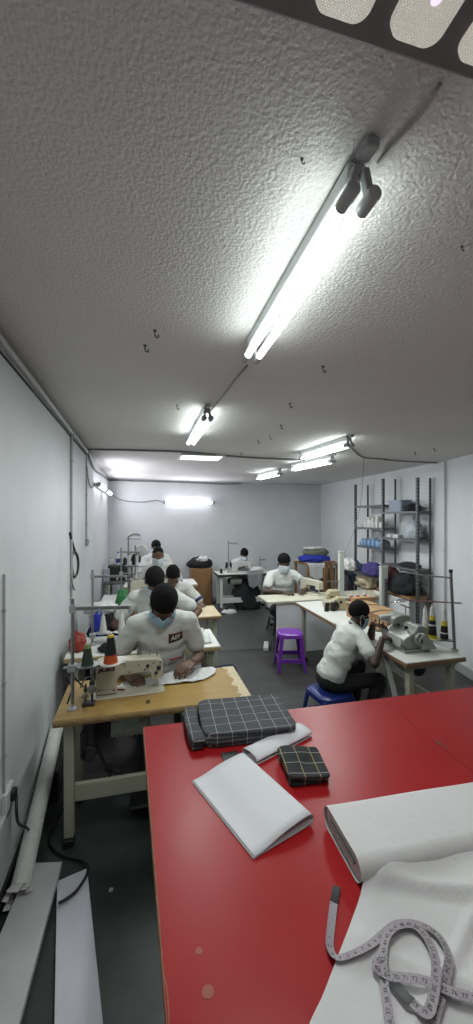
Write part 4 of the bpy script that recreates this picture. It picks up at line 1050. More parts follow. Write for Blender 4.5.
# ------------------------------------------------------------------ far table extras, cabinet
thread_stand('thin thread stand at the left of the far machine', (1.72, 7.62, .75), .66, (.20, 0), .08, (-.06, .16, .06, .06))
thread_stand('small thread stand at the right end of the far table', (2.42, 7.72, .75), .30, (.13, .03), .06, (-.02, .10, .03, .03))
for k, (x, y, h, lab) in enumerate([(1.56, 7.56, .12, 'black thread cone at the left corner of the far table'), (1.70, 7.70, .15, 'black thread cone beside the far thread stand'), (1.84, 7.72, .14, 'black thread cone behind the far machine')]):
    cone(None, lab, (x, y, .752 if k == 0 else .838), [(.8, THB), (.2, THW)], h=h, r=.03)
drape_cloth('hanging_cloth', 'grey cloth hanging down in front of the far table', (2.22, 7.66, .752), .34, .50, .32, CGREYC, 8)
cloth('cloth_heap', 'white cloth on the right of the far machine', (2.30, 7.60, .775), (.16, .14, .06), CWHITE, 31, .3)
cloth('cloth_heap', 'black cloth pile under the far table on the floor', (2.12, 7.62, 0), (.27, .15, .42), CBLACK, 32, .25)
cloth('cloth_scrap', 'white scraps on the floor at the foot of the far table', (1.66, 7.36, .0), (.16, .09, .04), CWHITE, 33, .5)
cloth('cloth_scrap', 'dark rag on the floor left of the far table', (1.50, 7.55, .0), (.18, .14, .09), CL('charcoal_cloth', (.05, .05, .06)), 34, .4)
t = thing('wooden_cabinet', 'upright brown wooden cabinet against the back wall', 'cabinet', (1.25, 8.24, 0))
MB().box((0, 0, .40), (.44, .40, .80)).build('carcass', BROWN, t, bevel=.004)
MB().box((0, -.206, .40), (.40, .014, .74)).build('door', wood_top('orange_brown_wood', (.30, .165, .07), (.24, .13, .055), (.27, .145, .06)), t, bevel=.003)
MB().box((.16, -.218, .45), (.012, .015, .09)).build('handle', STEEL, t)
cloth('black_bag', 'black stuffed bag on top of the wooden cabinet', (1.23, 8.22, .801), (.27, .20, .16), CBLACK, 41, .15, cat='bag')
cloth('cloth_heap', 'white cloth thrown over the black bag', (1.27, 8.12, .94), (.12, .09, .075), CWHITE, 42, .35)

# ------------------------------------------------------------------ left column clutter
thread_stand('double thread stand rising from the fourth table', (-.27, 5.62, .75), .70, (.26, 0), .34, (-.02, .30, 0, 0))
t = thing('spool_tower', 'tall multi-spool thread rack with pale cones, left of the fourth person', 'thread stand', (-.13, 5.72, .75))
MB().cyl((-.045, 0, 0), (-.045, 0, .85), .011).build('pole', STEEL, t); MB().cyl((.05, .03, 0), (.05, .03, .72), .010).build('pole', STEEL, t)
for z, l in ((.82, .2), (.60, .30), (.42, .26), (.22, .26)):
    MB().bar((-.07, 0, z), (-.07 + l, .02, z - .01), .016, .012).build('shelf_rail', STEEL, t)
MB().lathe([(.03, 0), (.09, .004), (.09, .012), (.02, .02)], (0, .02, .225), (0, 0, 1), 20).build('spool_tray', STEEL, t)
MB().lathe([(.03, 0), (.09, .004), (.09, .012), (.02, .02)], (0, .02, .425), (0, 0, 1), 20).build('spool_tray', STEEL, t)
mb = MB(); mb.lathe([(.03, 0), (.075, .006), (.085, .03), (.075, .05), (.03, .056)], (.13, .0, .64), (.2, -1, .25), 24); mb.build('take_up_disc', M('pale_grey_enamel', (.48, .49, .47), .3), t)
mb = MB(); mb.tube([(0, 0, .50), (.02, -.02, .57), (.07, -.02, .60), (.11, -.02, .57), (.11, -.02, .48)], .016, 8, 5); mb.build('hose', BLACK, t, smooth=True)
mb = MB(); mb.tube([(-.045, 0, .85), (.0, 0, .88), (.08, 0, .885), (.12, 0, .86)], .02, 8, 5); mb.build('cap', M('pale_grey_enamel', (.48, .49, .47), .3), t, smooth=True)
for k, (dx, dy, z, mt, lab) in enumerate([(-.05, .08, .242, THB, 'black cone on the lower tray of the spool rack, left'), (.05, .075, .242, THW, 'white cone on the lower tray of the spool rack, right'), (.03, .07, .442, THB, 'black cone on the upper tray of the spool rack'), (-.04, -.03, .442, THW, 'white cone on the upper tray of the spool rack')]):
    cone(None, lab, (-.13 + dx, 5.74 + dy * .6 - .02, .75 + z), [(1, mt)], h=.13, r=.03)
t = thing('dark_cabinet_box', 'dark boxy appliance with a grey front on the corner bench', 'appliance', (-.36, 7.3, .751))
MB().box((0, 0, .13), (.42, .34, .26)).build('casing', BLACK, t, bevel=.008); MB().box((-.03, -.173, .13), (.28, .008, .19)).build('front_window', M('smoked_glass', (.03, .03, .032), .15), t, bevel=.003); MB().box((.16, -.173, .13), (.06, .008, .19)).build('control_panel', HOLD, t)
def bottle(label, c, h, r, mat, capm, lab=None, name='bottle'):
    t = thing(name, label, 'bottle', c)
    MB().lathe([(r * .8, 0), (r, .01), (r, h * .62), (r * .9, h * .70), (r * .38, h * .84), (r * .36, h * .92)], (0, 0, 0), (0, 0, 1), 18).build('body', mat, t)
    MB().lathe([(r * .42, h * .92), (r * .42, h), (r * .3, h * 1.01)], (0, 0, 0), (0, 0, 1), 14).build('cap', capm, t)
    if lab: MB().lathe([(r * 1.01, h * .2), (r * 1.015, h * .21), (r * 1.015, h * .48), (r * 1.01, h * .49)], (0, 0, 0), (0, 0, 1), 18).build('wrap', lab, t)
CLEAR = M('clear_plastic', (.60, .64, .68), .2, alpha=.75)
bottle('clear bottle with dark blue wrap on the dark appliance', (-.40, 7.26, 1.012), .24, .042, CLEAR, M('blue_cap', (.03, .05, .2), .4), M('blue_wrap', (.02, .03, .14), .5))
bottle('dark bottle with white lid to the right of the clear bottle', (-.28, 7.28, 1.012), .15, .04, BLACK, WHITEP)
bottle('squat pale jar at the left end of the dark appliance', (-.53, 7.3, 1.012), .13, .05, M('pale_jar', (.55, .52, .5), .4), M('pink_cap', (.45, .2, .2), .5))
t = thing('paper_box', 'lavender-white box standing left of the dark appliance', 'box', (-.585, 7.12, .751))
MB().box((0, 0, .11), (.10, .14, .22)).build('carton', M('lavender_card', (.42, .42, .50), .7), t, bevel=.004); MB().box((0, 0, .2215), (.09, .13, .003)).build('lid', PACK, t)
cloth('green_bag', 'bright green plastic bag at the left end of the third table', (-.20, 4.62, .752), (.085, .08, .20), M('green_plastic', (.03, .20, .06), .35, var=.4, vs_=16, bump=.5), 51, .25, cat='bag')
cloth('teal_bag', 'teal plastic bag in front of the green one', (-.20, 4.50 - .02, .752), (.07, .05, .10), M('teal_plastic', (.08, .22, .19), .35, var=.3, vs_=16, bump=.5), 52, .25, cat='bag')
carton('small pale brown carton at the left of the second man', (-.02, 4.46, .752), (.16, .14, .13), R(20), holes=False)
cloth('cloth_heap', 'royal blue cloth hanging among the dark cloths by the left wall', (-.40, 3.98, .66), (.075, .06, .20), CBLUE, 53, .2)
cloth('cloth_heap', 'white cloth on top of the dark pile by the left wall', (-.40, 4.20, .90), (.17, .15, .07), CWHITE, 54, .25)
t = thing('side_crate', 'dark crate between the second and third tables by the left wall', 'crate', (-.46, 4.11, 0))
for k in range(4): MB().box((0, 0, .08 + k * .125), (.36, .30, .09)).build('slat_band', M('dark_crate', (.03, .03, .035), .6), t, bevel=.008)
MB().box((0, 0, .02), (.34, .28, .04)).build('base', M('dark_crate', (.03, .03, .035), .6), t)
cloth('cloth_heap', 'black cloth pile on the dark crate by the left wall', (-.33, 4.06, .50), (.18, .14, .28), CBLACK, 55, .25)
cloth('red_bag', 'orange-red plastic bag on the left end of the second table', (-.52, 3.50, .752), (.07, .08, .10), M('orange_red_plastic', (.28, .032, .014), .4, var=.4, vs_=14, bump=.5), 56, .3, cat='bag')
cloth('cloth_heap', 'black cloth lying on the second table near its thread stand', (-.18, 3.42, .752), (.16, .08, .05), CBLACK, 57, .4)
# white garment pile on the second table
mb = MB()
def pile(u, v):
    x, y = (u - .5) * .30, (v - .5) * .42
    e = min(u, 1 - u, v, 1 - v)
    k = min(e * 6, 1) ** .6
    return V((x * (1 + .25 * noise.noise(V((v * 4, 1, 2)))), y * (1 + .2 * noise.noise(V((u * 4, 5, 2)))), .004 + k * (.035 + .045 * abs(noise.noise(V((x * 9, y * 6, 4)))) + .02 * noise.noise(V((x * 22, y * 15, 9))))))
mb.grid(pile, 36, 40); tag(mb.build('white_garment', CWHITE, loc=(.47, 3.60, .752), smooth=True, solid=.003), 'crumpled white garment lying on the right end of the second table', 'garment')
def strip(name, label, up, lo, z, mat, cat, wob=.006, n=40, m=8, solid=.003):
    U, L = spline([atz(a, b, z) for a, b in up], 12), spline([atz(a, b, z) for a, b in lo], 12)
    def smp(c, t):
        f = t * (len(c) - 1); i = min(int(f), len(c) - 2); return c[i].lerp(c[i + 1], f - i)
    c0 = smp(U, .5).lerp(smp(L, .5), .5)
    mb = MB()
    def f(u, v):
        p = smp(L, u).lerp(smp(U, u), v) - c0
        p.z = .003 + abs(noise.noise(V((p.x * 14, p.y * 14, 3)))) * wob * 2 + noise.noise(V((p.x * 30, p.y * 30, 7))) * wob * .3
        return p
    mb.grid(f, n, m)
    return tag(mb.build(name, mat, loc=c0, smooth=True, solid=solid), label, cat)
strip('white_garment_piece', 'long white cloth piece lying across the yellow table under the needle', [(122, 683), (150, 678), (180, 671), (208, 668), (216, 669)], [(118, 689), (145, 687), (175, 684), (200, 681), (215, 674)], .755, CWHITE, 'cloth')
strip('grey_pattern_piece', 'grey cloth piece with a dark red stripe in front of the needle', [(112, 685), (130, 687), (155, 688)], [(114, 694), (130, 694), (154, 692)], .752, CL('pale_grey_cloth', (.45, .44, .43)), 'cloth', .002)
tag(MB().bar((0, 0, 0), (.075, -.03, .004), .010, .007).build('red_marker', M('dark_red_plastic', (.12, .015, .02), .4), loc=atz(113, 689.5, .762), bevel=.002), 'dark red marker lying by the base of the front machine', 'pen')
tag(MB().cap((0, 0, 0), (.085, .02, .006), .007, .005).build('red_snips', M('red_plastic', (.40, .02, .02), .4), loc=atz(170, 660, .83), smooth=True), 'red-handled thread snips held by the bearded person', 'snips')
MBX = MB(); MBX.box((0, 0, .006), (.025, .014, .008)); tag(MBX.build('bobbin_case', BLACK, loc=atz(180, 676.5, .764), bevel=.002), 'tiny dark bobbin case on the white cloth piece', 'bobbin')
# ------------------------------------------------------------------ left floor: roll, planks, cords
t = thing('fabric_tube', 'long white wrapped roll lying along the left wall', 'roll', (-.575, 2.08, .055))
d = V((-.03, 1.02, .275))
mb = MB(); mb.lathe([(.0, 0), (.020, .0), (.024, .004), (.045, .004), (.046, .02), (.0455, .5), (.046, d.length - .02), (.040, d.length), (.0, d.length)], (0, 0, 0), d, 22)
mb.build('roll', M('grey_white_wrap', (.68, .68, .66), .45, var=.18, vs_=10, bump=.5, bs=22), t)
mb = MB()
for k in range(9):
    a = 2 * pi * k / 9; r = .040
    mb.bar((r * cos(a), -.002, r * sin(a)), (r * 1.3 * cos(a + .3), -.035 - .012 * (k % 3), r * 1.25 * sin(a + .3)), .03, .002)
mb.build('torn_wrapper', M('torn_paper', (.60, .60, .58), .8), t, smooth=False)
tag(MB().box((0, 0, .10), (.10, .55, .20)).build('dark_timber', M('blackened_timber', (.018, .017, .016), .8, var=.4), loc=(-.58, 3.02, 0), bevel=.006), 'blackened timber block on the floor by the left wall, under the white roll', 'timber')
def plank(name, label, px, z, th, mat, cat='plank'):
    q = [atz(u, v, z) for u, v in px]; c0 = (q[0] + q[1] + q[2] + q[3]) / 4
    mb = MB(); mb.rings([[p - c0 + V((0, 0, h)) for p in q] for h in (-th, 0)])
    return tag(mb.build(name, mat, loc=c0, bevel=.002, smooth=False), label, cat)
plank('grey_board', 'long scuffed grey board on the floor, overlapping the pale one', [(30, 863), (62, 861.5), (4, 1080), (-62, 1080)], .058, .03, M('scuffed_grey_laminate', (.50, .49, .50), .4, var=.16, vs_=7, bump=.15, bs=26))
plank('pale_board', 'lavender-white board lying flat on the floor by the grey one', [(57, 881), (87, 868), (110, 1090), (53, 1090)], .024, .022, M('lavender_laminate', (.62, .60, .67), .4, var=.12, vs_=7, bump=.1, bs=20))
cable('floor_cable', 'black cable curling over the floor and the pale board', [atz(70, 797, .26), atz(60, 815, .05), atz(50.5, 832, .012), atz(51.6, 847, .012), atz(64.5, 856, .012), atz(80, 860, .012), atz(87, 865, .03), atz(87, 874, .04), atz(77, 890, .04), atz(66, 899, .04), atz(59, 903, .05)], .007, BLACK, 6, 'cord')
tag(MB().lathe([(.012, 0), (.010, .004), (.0, .005)], (0, 0, 0)).build('floor_scrap', PACK, loc=atz(111, 890, .0)), 'tiny pale scrap on the dark floor beside the red table', 'scrap')

# ------------------------------------------------------------------ red cutting table
TZ0 = .88
def red_material():
    m, nt, b = new_mat('red_gloss_top')
    tc = nt.nodes.new('ShaderNodeTexCoord')
    n = nt.nodes.new('ShaderNodeTexNoise'); n.inputs['Scale'].default_value = 3; n.inputs['Detail'].default_value = 8; n.inputs['Roughness'].default_value = .7
    nt.links.new(tc.outputs['Object'], n.inputs['Vector'])
    c = ramp2(nt, n.outputs['Fac'], [(.3, (.315, .009, .012)), (.7, (.37, .013, .016))])
    v = nt.nodes.new('ShaderNodeTexVoronoi'); v.inputs['Scale'].default_value = 7.5; nt.links.new(tc.outputs['Object'], v.inputs['Vector'])
    n3 = nt.nodes.new('ShaderNodeTexNoise'); n3.inputs['Scale'].default_value = 60; nt.links.new(tc.outputs['Object'], n3.inputs['Vector'])
    sp = math_node(nt, 'LESS_THAN', math_node(nt, 'ADD', v.outputs['Distance'], math_node(nt, 'MULTIPLY', n3.outputs['Fac'], .05)), .055)
    n4 = nt.nodes.new('ShaderNodeTexNoise'); n4.inputs['Scale'].default_value = 1.7; nt.links.new(tc.outputs['Object'], n4.inputs['Vector'])
    sp = math_node(nt, 'MULTIPLY', sp, math_node(nt, 'GREATER_THAN', n4.outputs['Fac'], .56))
    mx = nt.nodes.new('ShaderNodeMix'); mx.data_type = 'RGBA'
    nt.links.new(sp, mx.inputs[0]); nt.links.new(c, mx.inputs[6]); mx.inputs[7].default_value = (.34, .12, .075, 1)
    nt.links.new(mx.outputs[2], b.inputs['Base Color'])
    nt.links.new(math_node(nt, 'ADD', math_node(nt, 'MULTIPLY', n.outputs['Fac'], .22), .24), b.inputs['Roughness'])
    b.inputs['Specular IOR Level'].default_value = .26
    return m
RED = red_material()
rt = thing('cutting_table', 'big glossy red cutting table filling the foreground', 'table', (1.2, 1.0, 0))
def top_part(pts, mat, name):
    mb = MB(); mb.rings([[V((x - 1.2, y - 1.0, z)) for x, y in pts] for z in (TZ0 - .004, TZ0)]); s_ = mb.build(name, mat, rt, smooth=False, bevel=.0015)
    return s_
s0, s1 = atz(382, 699, TZ0), atz(466.5, 767, TZ0)
dd = (s1 - s0) / (s1.y - s0.y)
sA = s0 + dd * (1.870 - s0.y); sB = s0 + dd * (.15 - s0.y)
FL, NL, FR, NR = (.011, 1.886), (.072, .15), (2.45, 1.856), (2.45, .15)
top_part([FL, (sA.x - .002, 1.870), (sB.x - .002, .15), NL], RED, 'tabletop'); top_part([(sA.x + .002, 1.870), FR, NR, (sB.x + .002, .15)], RED, 'tabletop')
mb = MB(); mb.rings([[V((x - 1.2, y - 1.0, z)) for x, y in ((FL[0] + .003, FL[1] - .003), (FR[0], FR[1] - .003), NR, (NL[0] + .003, NL[1]))] for z in (TZ0 - .045, TZ0 - .004)])
mb.build('core_board', M('table_board_edge', (.30, .055, .035), .6, var=.3, vs_=25), rt, smooth=False)
mb = MB(); rows = []
random.seed(5)
for k in range(70):
    f = k / 69; y = FL[1] + (NL[1] - FL[1]) * f; x = FL[0] + (NL[0] - FL[0]) * f
    g = .0025 + .002 * noise.noise(V((0, y * 30, 2))) + (.004 if abs(y - .80) < .035 else 0)
    rows.append([V((x - 1.2 + g, y - 1, TZ0 + .0006)), V((x - 1.2 - .0015, y - 1, TZ0 - .001)), V((x - 1.2 - .0015, y - 1, TZ0 - .045)), V((x - 1.2 + g, y - 1, TZ0 - .045))])
mb.rings(rows); mb.build('worn_edge', M('worn_red_brown_edge', (.30, .13, .07), .7, var=.4, vs_=40), rt, smooth=False)
for x in (.18, 1.25, 2.3):
    for y in (.30, 1.68): MB().box((x - 1.2 + .05, y - 1, .415), (.07, .07, .83)).build('leg', M('dark_table_leg', (.06, .05, .05), .6), rt, bevel=.004)
for y in (.30, 1.68): MB().box((.07, y - 1, .79), (2.2, .03, .09)).build('apron', M('dark_table_leg', (.06, .05, .05), .6), rt)
for k, f in enumerate((.16, .40, .52)):
    p = s0.lerp(s1, f / .6 if f < .6 else 1)
mb = MB(); q = s0.lerp(s1, .72)
mb.lathe([(.012, 0), (.011, .0012), (.0, .0014)], (q.x - 1.2 + .012, q.y - 1, TZ0)).lathe([(.009, 0), (.008, .0012), (.0, .0014)], (q.x - 1.2 + .02, q.y - 1 - .03, TZ0)); mb.build('joint_filler', M('brown_filler', (.16, .07, .04), .7), rt)
mb = MB(); q = atz(208, 992, TZ0); mb.lathe([(.006, 0), (.013, .0008), (.010, .0012), (.0, .0005)], (q.x - 1.2, q.y - 1, TZ0)); mb.build('chip_mark', M('chip_brown', (.34, .10, .07), .7), rt); mb = MB(); q = atz(199, 951, TZ0); mb.lathe([(.005, 0), (.008, .0008), (.0, .0009)], (q.x - 1.2, q.y - 1, TZ0)); mb.build('chip_mark', M('chip_brown', (.34, .10, .07), .7), rt)

# plaid cloths
def plaid(name, sp, lw, base, line, line2):
    m, nt, b = new_mat(name)
    tc = nt.nodes.new('ShaderNodeTexCoord'); sep = nt.nodes.new('ShaderNodeSeparateXYZ')
    nz = nt.nodes.new('ShaderNodeTexNoise'); nz.inputs['Scale'].default_value = 12; nt.links.new(tc.outputs['Object'], nz.inputs['Vector'])
    nt.links.new(tc.outputs['Object'], sep.inputs[0])
    ls = []
    for k in (0, 1):
        fr = math_node(nt, 'FRACT', math_node(nt, 'ADD', math_node(nt, 'MULTIPLY', math_node(nt, 'ADD', sep.outputs[k], math_node(nt, 'MULTIPLY', nz.outputs['Fac'], .004)), 1 / sp), 100.3))
        ls.append(math_node(nt, 'LESS_THAN', fr, lw / sp))
    wv = nt.nodes.new('ShaderNodeTexNoise'); wv.inputs['Scale'].default_value = 220; nt.links.new(tc.outputs['Object'], wv.inputs['Vector'])
    bc = ramp2(nt, wv.outputs['Fac'], [(.3, tuple(c * .7 for c in base)), (.7, tuple(c * 1.3 for c in base))])
    m1 = nt.nodes.new('ShaderNodeMix'); m1.data_type = 'RGBA'; nt.links.new(ls[0], m1.inputs[0]); nt.links.new(bc, m1.inputs[6]); m1.inputs[7].default_value = line + (1,)
    m2 = nt.nodes.new('ShaderNodeMix'); m2.data_type = 'RGBA'; nt.links.new(ls[1], m2.inputs[0]); nt.links.new(m1.outputs[2], m2.inputs[6]); m2.inputs[7].default_value = line2 + (1,)
    nt.links.new(m2.outputs[2], b.inputs['Base Color']); b.inputs['Roughness'].default_value = .85
    bp = nt.nodes.new('ShaderNodeBump'); bp.inputs['Strength'].default_value = .4; bp.inputs['Distance'].default_value = .01
    nt.links.new(nz.outputs['Fac'], bp.inputs['Height']); nt.links.new(bp.outputs[0], b.inputs['Normal'])
    return m
PL1 = plaid('grey_windowpane_plaid', .066, .0028, (.060, .063, .072), (.34, .32, .32), (.30, .30, .30))
PL2 = plaid('black_gold_plaid', .060, .0030, (.022, .023, .026), (.36, .28, .12), (.36, .34, .30))
def folded(name, label, c, rz, w_, d_, layers, th, mat, seed, cat='cloth', wob=.006):
    """a folded stack: scalloped rim where the folds turn"""
    mb = MB(); rg = []
    n = 56; H_ = layers * th
    lv = []
    for L in range(layers):
        for k in range(5):
            a = pi * k / 4; lv.append((L * th + th * (1 - cos(a)) / 2, sin(a)))
    lv = [(0, -6)] + lv + [(H_, -2), (H_, -6)]
    for z, bul in lv:
        row = []
        for i in range(n):
            t_ = 2 * pi * i / n
            # superellipse footprint
            cx, sy = cos(t_), sin(t_); e = .22
            x = math.copysign(abs(cx) ** e, cx) * w_ / 2; y = math.copysign(abs(sy) ** e, sy) * d_ / 2
            k = 1 + (bul * th * .28) / (w_ / 2) if bul > -1 else (1 - .04 if bul > -3 else .02)
            L = int(z / th - .01)
            wx = wob * noise.noise(V((x * 9, y * 9, L * 3.3 + seed))) * 1.6; wy = wob * noise.noise(V((x * 9 + 5, y * 9, L * 3.3 + seed))) * 1.6
            zz = z + (wob * .9 * noise.noise(V((x * 6, y * 6, seed))) * (z / H_) if z > 0 else 0)
            row.append(V((x * k + (wx if bul > -3 else 0), y * k + (wy if bul > -3 else 0), zz)))
        rg.append(row)
    mb.rings(rg)
    # finer top
    o = mb.build(name, mat, loc=c, smooth=True)
    o.rotation_euler = (0, 0, rz)
    return tag(o, label, cat)
a = [atz(u, v, .938) for u, v in ((209, 699), (281, 697), (294, 732), (205, 741))]
cc = sum(a, V()) / 4
folded('folded_plaid_cloth', 'large folded grey plaid cloth with pale windowpane lines on the red table', (cc.x - .01, cc.y + .025, TZ0 + .001), R(-3), .42, .32, 4, .0155, PL1, 3)
folded('plaid_fold_end', 'small grey plaid fold sticking out at the left of the large plaid cloth', (cc.x - .255, cc.y + .02, TZ0 + .001), R(0), .055, .25, 3, .0165, PL1, 8, wob=.010)
tag(MB().box((0, 0, .002), (.075, .10, .004)).build('black_card', BLACK, loc=(*atz(232, 760, TZ0).xy, TZ0 + .001), bevel=.001), 'black flat card showing between the plaid cloth and the white paper', 'card')
a = [atz(u, v, .905) for u, v in ((281, 749), (322, 748), (326, 782), (284, 780))]
cc = sum(a, V()) / 4
folded('small_plaid_bundle', 'small dark plaid bundle with gold lines beside the paper roll', (cc.x, cc.y, TZ0 + .001), R(-8), .155, .17, 3, .014, PL2, 12, wob=.014)
# white paper folded over
PAPER = M('white_paper', (.66, .65, .68), .6, var=.03)
def sheet(name, label, c, ang, prof, length, mat, cat='paper', th=.0012, skew=0.0, wave=.0):
    pts = spline([V((x, 0, z)) for x, z in prof], 6)
    mb = MB()
    n = len(pts) - 1
    def f(u, v):
        i = min(int(u * n + 1e-6), n); p = pts[i]
        return V((p.x + skew * v, (v - .5) * length, p.z + (wave * sin(v * 6 + i * .2) * (p.z > .006))))
    mb.grid(f, n, 12)
    o = mb.build(name, mat, loc=c, smooth=True, solid=th); o.rotation_euler = (0, 0, ang)
    return tag(o, label, cat)
q = [atz(u, v, TZ0) for u, v in ((256, 860), (314, 822), (245, 761), (190, 783))]
c0 = sum(q, V()) / 4
ux = ((q[1] - q[0]) + (q[2] - q[3])).normalized(); ang = math.atan2(ux.y, ux.x)
W_ = ((q[1] - q[0]).length + (q[2] - q[3]).length) / 2; L_ = ((q[3] - q[0]).length + (q[2] - q[1]).length) / 2
sheet('folded_white_paper', 'large white paper folded over itself, lying on the red table', (c0.x, c0.y, TZ0 + .002), ang,
      [(-W_ / 2, .001), (-.02, .001), (W_ / 2 - .03, .002), (W_ / 2 - .004, .012), (W_ / 2 - .004, .026), (W_ / 2 - .03, .034), (.0, .026), (-W_ / 2 + .05, .010), (-W_ / 2 + .004, .005)], L_, PAPER)
q = [atz(u, v, TZ0) for u, v in ((254, 766), (308, 738), (302, 728), (247, 753))]
c0 = sum(q, V()) / 4; ux = (q[1] - q[0]).normalized(); ang = math.atan2(ux.y, ux.x)
sheet('rolled_paper_strip', 'rolled strip of white paper between the plaid cloth and the bundle', (c0.x, c0.y, TZ0 + .002), ang + pi / 2,
      [(-.045, .001), (.02, .001), (.044, .004), (.052, .013), (.044, .024), (.01, .030), (-.03, .024), (-.044, .014), (-.03, .008), (.02, .010)], .33, PAPER)

# white cloth bolt with its loose end spread over the table
CLOTH = M('bolt_white_cotton', (.62, .605, .605), .85, var=.04, vs_=8, bump=.25, bs=14)
def endmat():
    m, nt, b = new_mat('layered_bolt_end')
    tc = nt.nodes.new('ShaderNodeTexCoord'); sep = nt.nodes.new('ShaderNodeSeparateXYZ'); nt.links.new(tc.outputs['Object'], sep.inputs[0])
    fr = math_node(nt, 'FRACT', math_node(nt, 'MULTIPLY', sep.outputs[2], 1 / .0075))
    c = ramp2(nt, fr, [(0, (.30, .29, .28)), (.3, (.52, .51, .50)), (1, (.60, .59, .58))]); nt.links.new(c, b.inputs['Base Color']); b.inputs['Roughness'].default_value = .9
    return m
BX, BY = .575, 1.035
bt = thing('fabric_bolt', 'white fabric bolt with its loose end spread over the red table', 'fabric', (BX, BY, TZ0))
def stadium(hw, r, z0, n=10):
    pts = []
    for k in range(n + 1): a = -pi / 2 + pi * k / n; pts.append((hw + r * cos(a), z0 + r + r * sin(a)))
    for k in range(n + 1): a = pi / 2 + pi * k / n; pts.append((-hw + r * cos(a), z0 + r + r * sin(a)))
    return pts
tilt = Matrix.Rotation(R(-2.3), 3, 'Z')
mb = MB(); rg = []
for k in range(40):
    x = 1.75 * k / 39
    w_ = .003 * noise.noise(V((x * 6, 0, 3)))
    rg.append([tilt @ V((x, y * (1 + w_), z + (.004 * noise.noise(V((x * 5, y * 9, 1))) if z > .03 else 0))) for y, z in stadium(.082, .036, .002)])
mb.rings(rg, caps=False)
mb.build('wound_cloth', CLOTH, bt, smooth=True)
mb = MB(); mb.rings([[tilt @ V((x, y, z)) for y, z in stadium(.080, .033, .005)] for x in (.008, .05)]); mb.build('layered_end', endmat(), bt, smooth=False)
mb = MB(); mb.box(tilt @ V((.30, 0, .038)), (.60, .15, .006), tilt); mb.build('board_core', M('core_board_grey', (.22, .21, .20), .8), bt)
mb = MB(); mb.rings([[tilt @ V((x, y * .55, z)) for y, z in stadium(.120, .0035, .032)] for x in (.006, .03)]); mb.build('fold_gap', M('dark_fold_gap', (.03, .028, .026), .9), bt, smooth=False)
def xl(y):   # left border of the spread cloth (local to the bolt)
    Y = y + BY
    P_ = [(1.06, .60), (.924, .583), (.84, .49), (.731, .364), (.702, .324), (.60, .24), (.45, .19), (.1, .16)]
    for (ya, xa), (yb, xb) in zip(P_, P_[1:]):
        if ya >= Y >= yb: return xa + (xb - xa) * (ya - Y) / (ya - yb) - BX
    return P_[-1][1] - BX
def dz(x, y):
    """height of the spread cloth over the tabletop"""
    Y = y + BY
    fall = max(0, min(1, (Y - .885) / .06)); fall = fall * fall * (3 - 2 * fall)
    k1 = (x - .05) * .42 + (Y - .90)          # a fold running from the bolt's corner to the right
    q1 = max(0, min(1, k1 / .030 + .5)); q1 = q1 * q1 * (3 - 2 * q1)
    r1 = .026 * q1 * max(0, min(1, (x + .0) * 12)) + .006 * math.exp(-((k1 - .012) / .012) ** 2) * max(0, min(1, x * 12))
    k2 = (x - .0) * .75 + (Y - .74); r2 = .014 * math.exp(-(k2 / .02) ** 2) * max(0, min(1, (x + .1) * 5))
    k3 = (x + .02) * -.5 + (Y - .66); r3 = .013 * math.exp(-(k3 / .014) ** 2)
    w_ = .013 * noise.noise(V((x * 4.5 + y * 3, y * 7.5, 2))) + .0035 * noise.noise(V((x * 12, y * 15, 5)))
    e = max(0, min(1, (x - xl(y)) / .05))
    return .005 + max(0, e * (.006 + w_ + r1 + r2 + r3)) + fall * .030
mb = MB()
def dr(u, v):
    y = -.098 + (.12 - BY + .098) * v
    x = xl(y) + (1.70 - xl(y)) * (u ** 1.35)
    return V((x, y, dz(x, y)))
mb.grid(dr, 110, 90); mb.build('loose_end', CLOTH, bt, smooth=True, solid=.0025)
# ------------------------------------------------------------------ measuring tape
TAPE = M('lavender_tape', (.34, .30, .33), .55, var=.06); INK = M('black_ink', (.02, .018, .02), .6)
path = [(337, 884), (334, 900), (331, 925), (330, 945), (337, 958), (352, 957), (370, 950), (383, 938), (395, 927), (410, 924), (425, 928), (438, 937), (447, 955), (449, 975), (443, 995), (436, 1015), (428, 1040), (405, 1052), (391, 1035), (387, 1010), (384, 985), (383, 960), (388, 940), (400, 929), (415, 929), (428, 943), (435, 965), (436, 990), (432, 1012), (426, 1024), (412, 1012), (396, 990), (380, 968), (377, 973), (388, 981), (405, 984), (425, 990), (450, 1000), (480, 1010), (520, 1018)]
pp = []
for i, (u, v) in enumerate(path):
    p = atz(u, v, TZ0 + .012)
    base = dz(p.x - BX, p.y - BY) if p.x > xl(p.y - BY) + BX - .01 else .001
    pp.append(V((p.x, p.y, TZ0 + base + .004 + .0012 * i * .35)))
c0 = pp[0].copy()
sp_ = spline([p - c0 for p in pp], 10)
cum = [0]
for a, b in zip(sp_, sp_[1:]): cum.append(cum[-1] + (b - a).length)
TL = cum[-1]
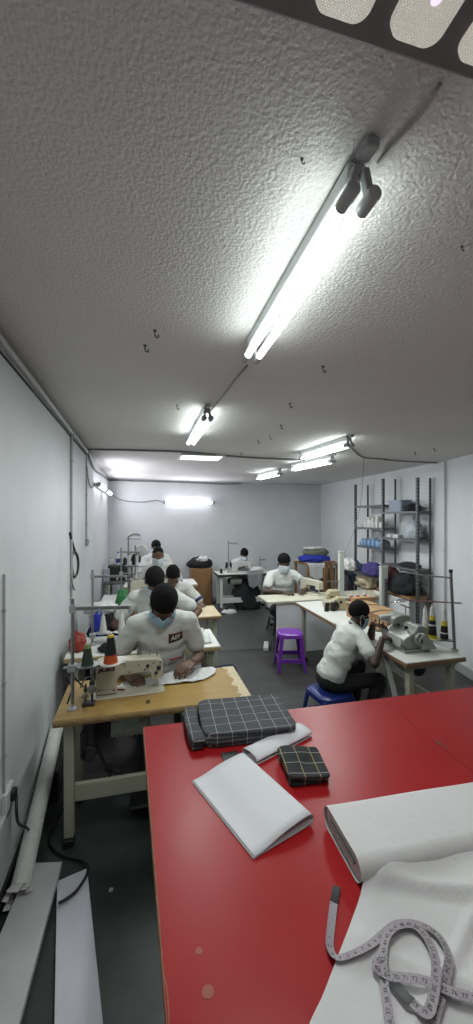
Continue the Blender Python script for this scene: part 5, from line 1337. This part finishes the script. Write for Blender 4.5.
def tape_at(s_, w_, lift=0.0):
    import bisect
    i = min(max(bisect.bisect_right(cum, s_) - 1, 0), len(sp_) - 2)
    f = (s_ - cum[i]) / max(cum[i + 1] - cum[i], 1e-6)
    p = sp_[i].lerp(sp_[i + 1], f); d = (sp_[min(i + 2, len(sp_) - 1)] - sp_[max(i - 1, 0)]).normalized()
    side = d.cross(V((0, 0, 1))).normalized()
    tl = R(24) * sin(s_ * 9) * max(0, min(1, (TL * .70 - s_) * 12))
    sd = side * cos(tl) + V((0, 0, 1)) * abs(sin(tl)) * .8
    nn = sd.cross(d).normalized()
    if nn.z < 0: nn = -nn
    return p + sd * w_ + V((0, 0, .006)) * abs(sin(tl)) + nn * lift
tp = thing('measuring_tape', 'lavender measuring tape with a black end, looped over the white cloth', 'tape measure', c0)
TWD = .0098
mb = MB(); mb.grid(lambda u, v: tape_at(.0 + u * TL, (v - .5) * 2 * TWD), 420, 2)
mb.build('ribbon', TAPE, tp, smooth=False, solid=.0006)
mb = MB(); mb.grid(lambda u, v: tape_at(u * .048, (v - .5) * 2 * TWD * 1.02, .0008), 12, 2); mb.build('black_tip', M('black_tape_end', (.02, .02, .022), .4), tp, smooth=False, solid=.0016)
mb = MB(); mb.grid(lambda u, v: tape_at(cum[300] + u * .05, (v - .5) * 2 * TWD * 1.0, .0006), 16, 2); mb.build('black_section', M('black_tape_end', (.02, .02, .022), .4), tp, smooth=False, solid=.0006)
mk = bmesh.new()
def quad(s0_, s1_, w0, w1):
    vs_ = [mk.verts.new(tape_at(a, b, .0007)) for a, b in ((s0_, w0), (s1_, w0), (s1_, w1), (s0_, w1))]; mk.faces.new(vs_)
ncm = int(TL / .0185)
digits = {}
for k in range(ncm):
    s_ = .055 + k * .0185
    if s_ > TL - .01: break
    quad(s_, s_ + .0009, TWD * .55, TWD * .98); quad(s_ + .00925, s_ + .0098, TWD * .75, TWD * .98); quad(s_, s_ + .0006, -TWD * .98, -TWD * .7)
    num = str(k - 3)
    if k < 4: continue
    if num not in digits: digits[num] = text_mesh(num, .0125, 'number', INK, extrude=0)
    me = digits[num]; off = len(mk.verts); vv = [mk.verts.new(tape_at(s_ + .0095 + v.co.x, -v.co.y + .0015, .0008)) for v in me.vertices]
    for p in me.polygons:
        try: mk.faces.new([vv[i] for i in p.vertices])
        except ValueError: pass
me = bpy.data.meshes.new('markings'); mk.to_mesh(me); mk.free(); me.materials.append(INK)
o = bpy.data.objects.new('markings', me); COL.objects.link(o); o.parent = tp
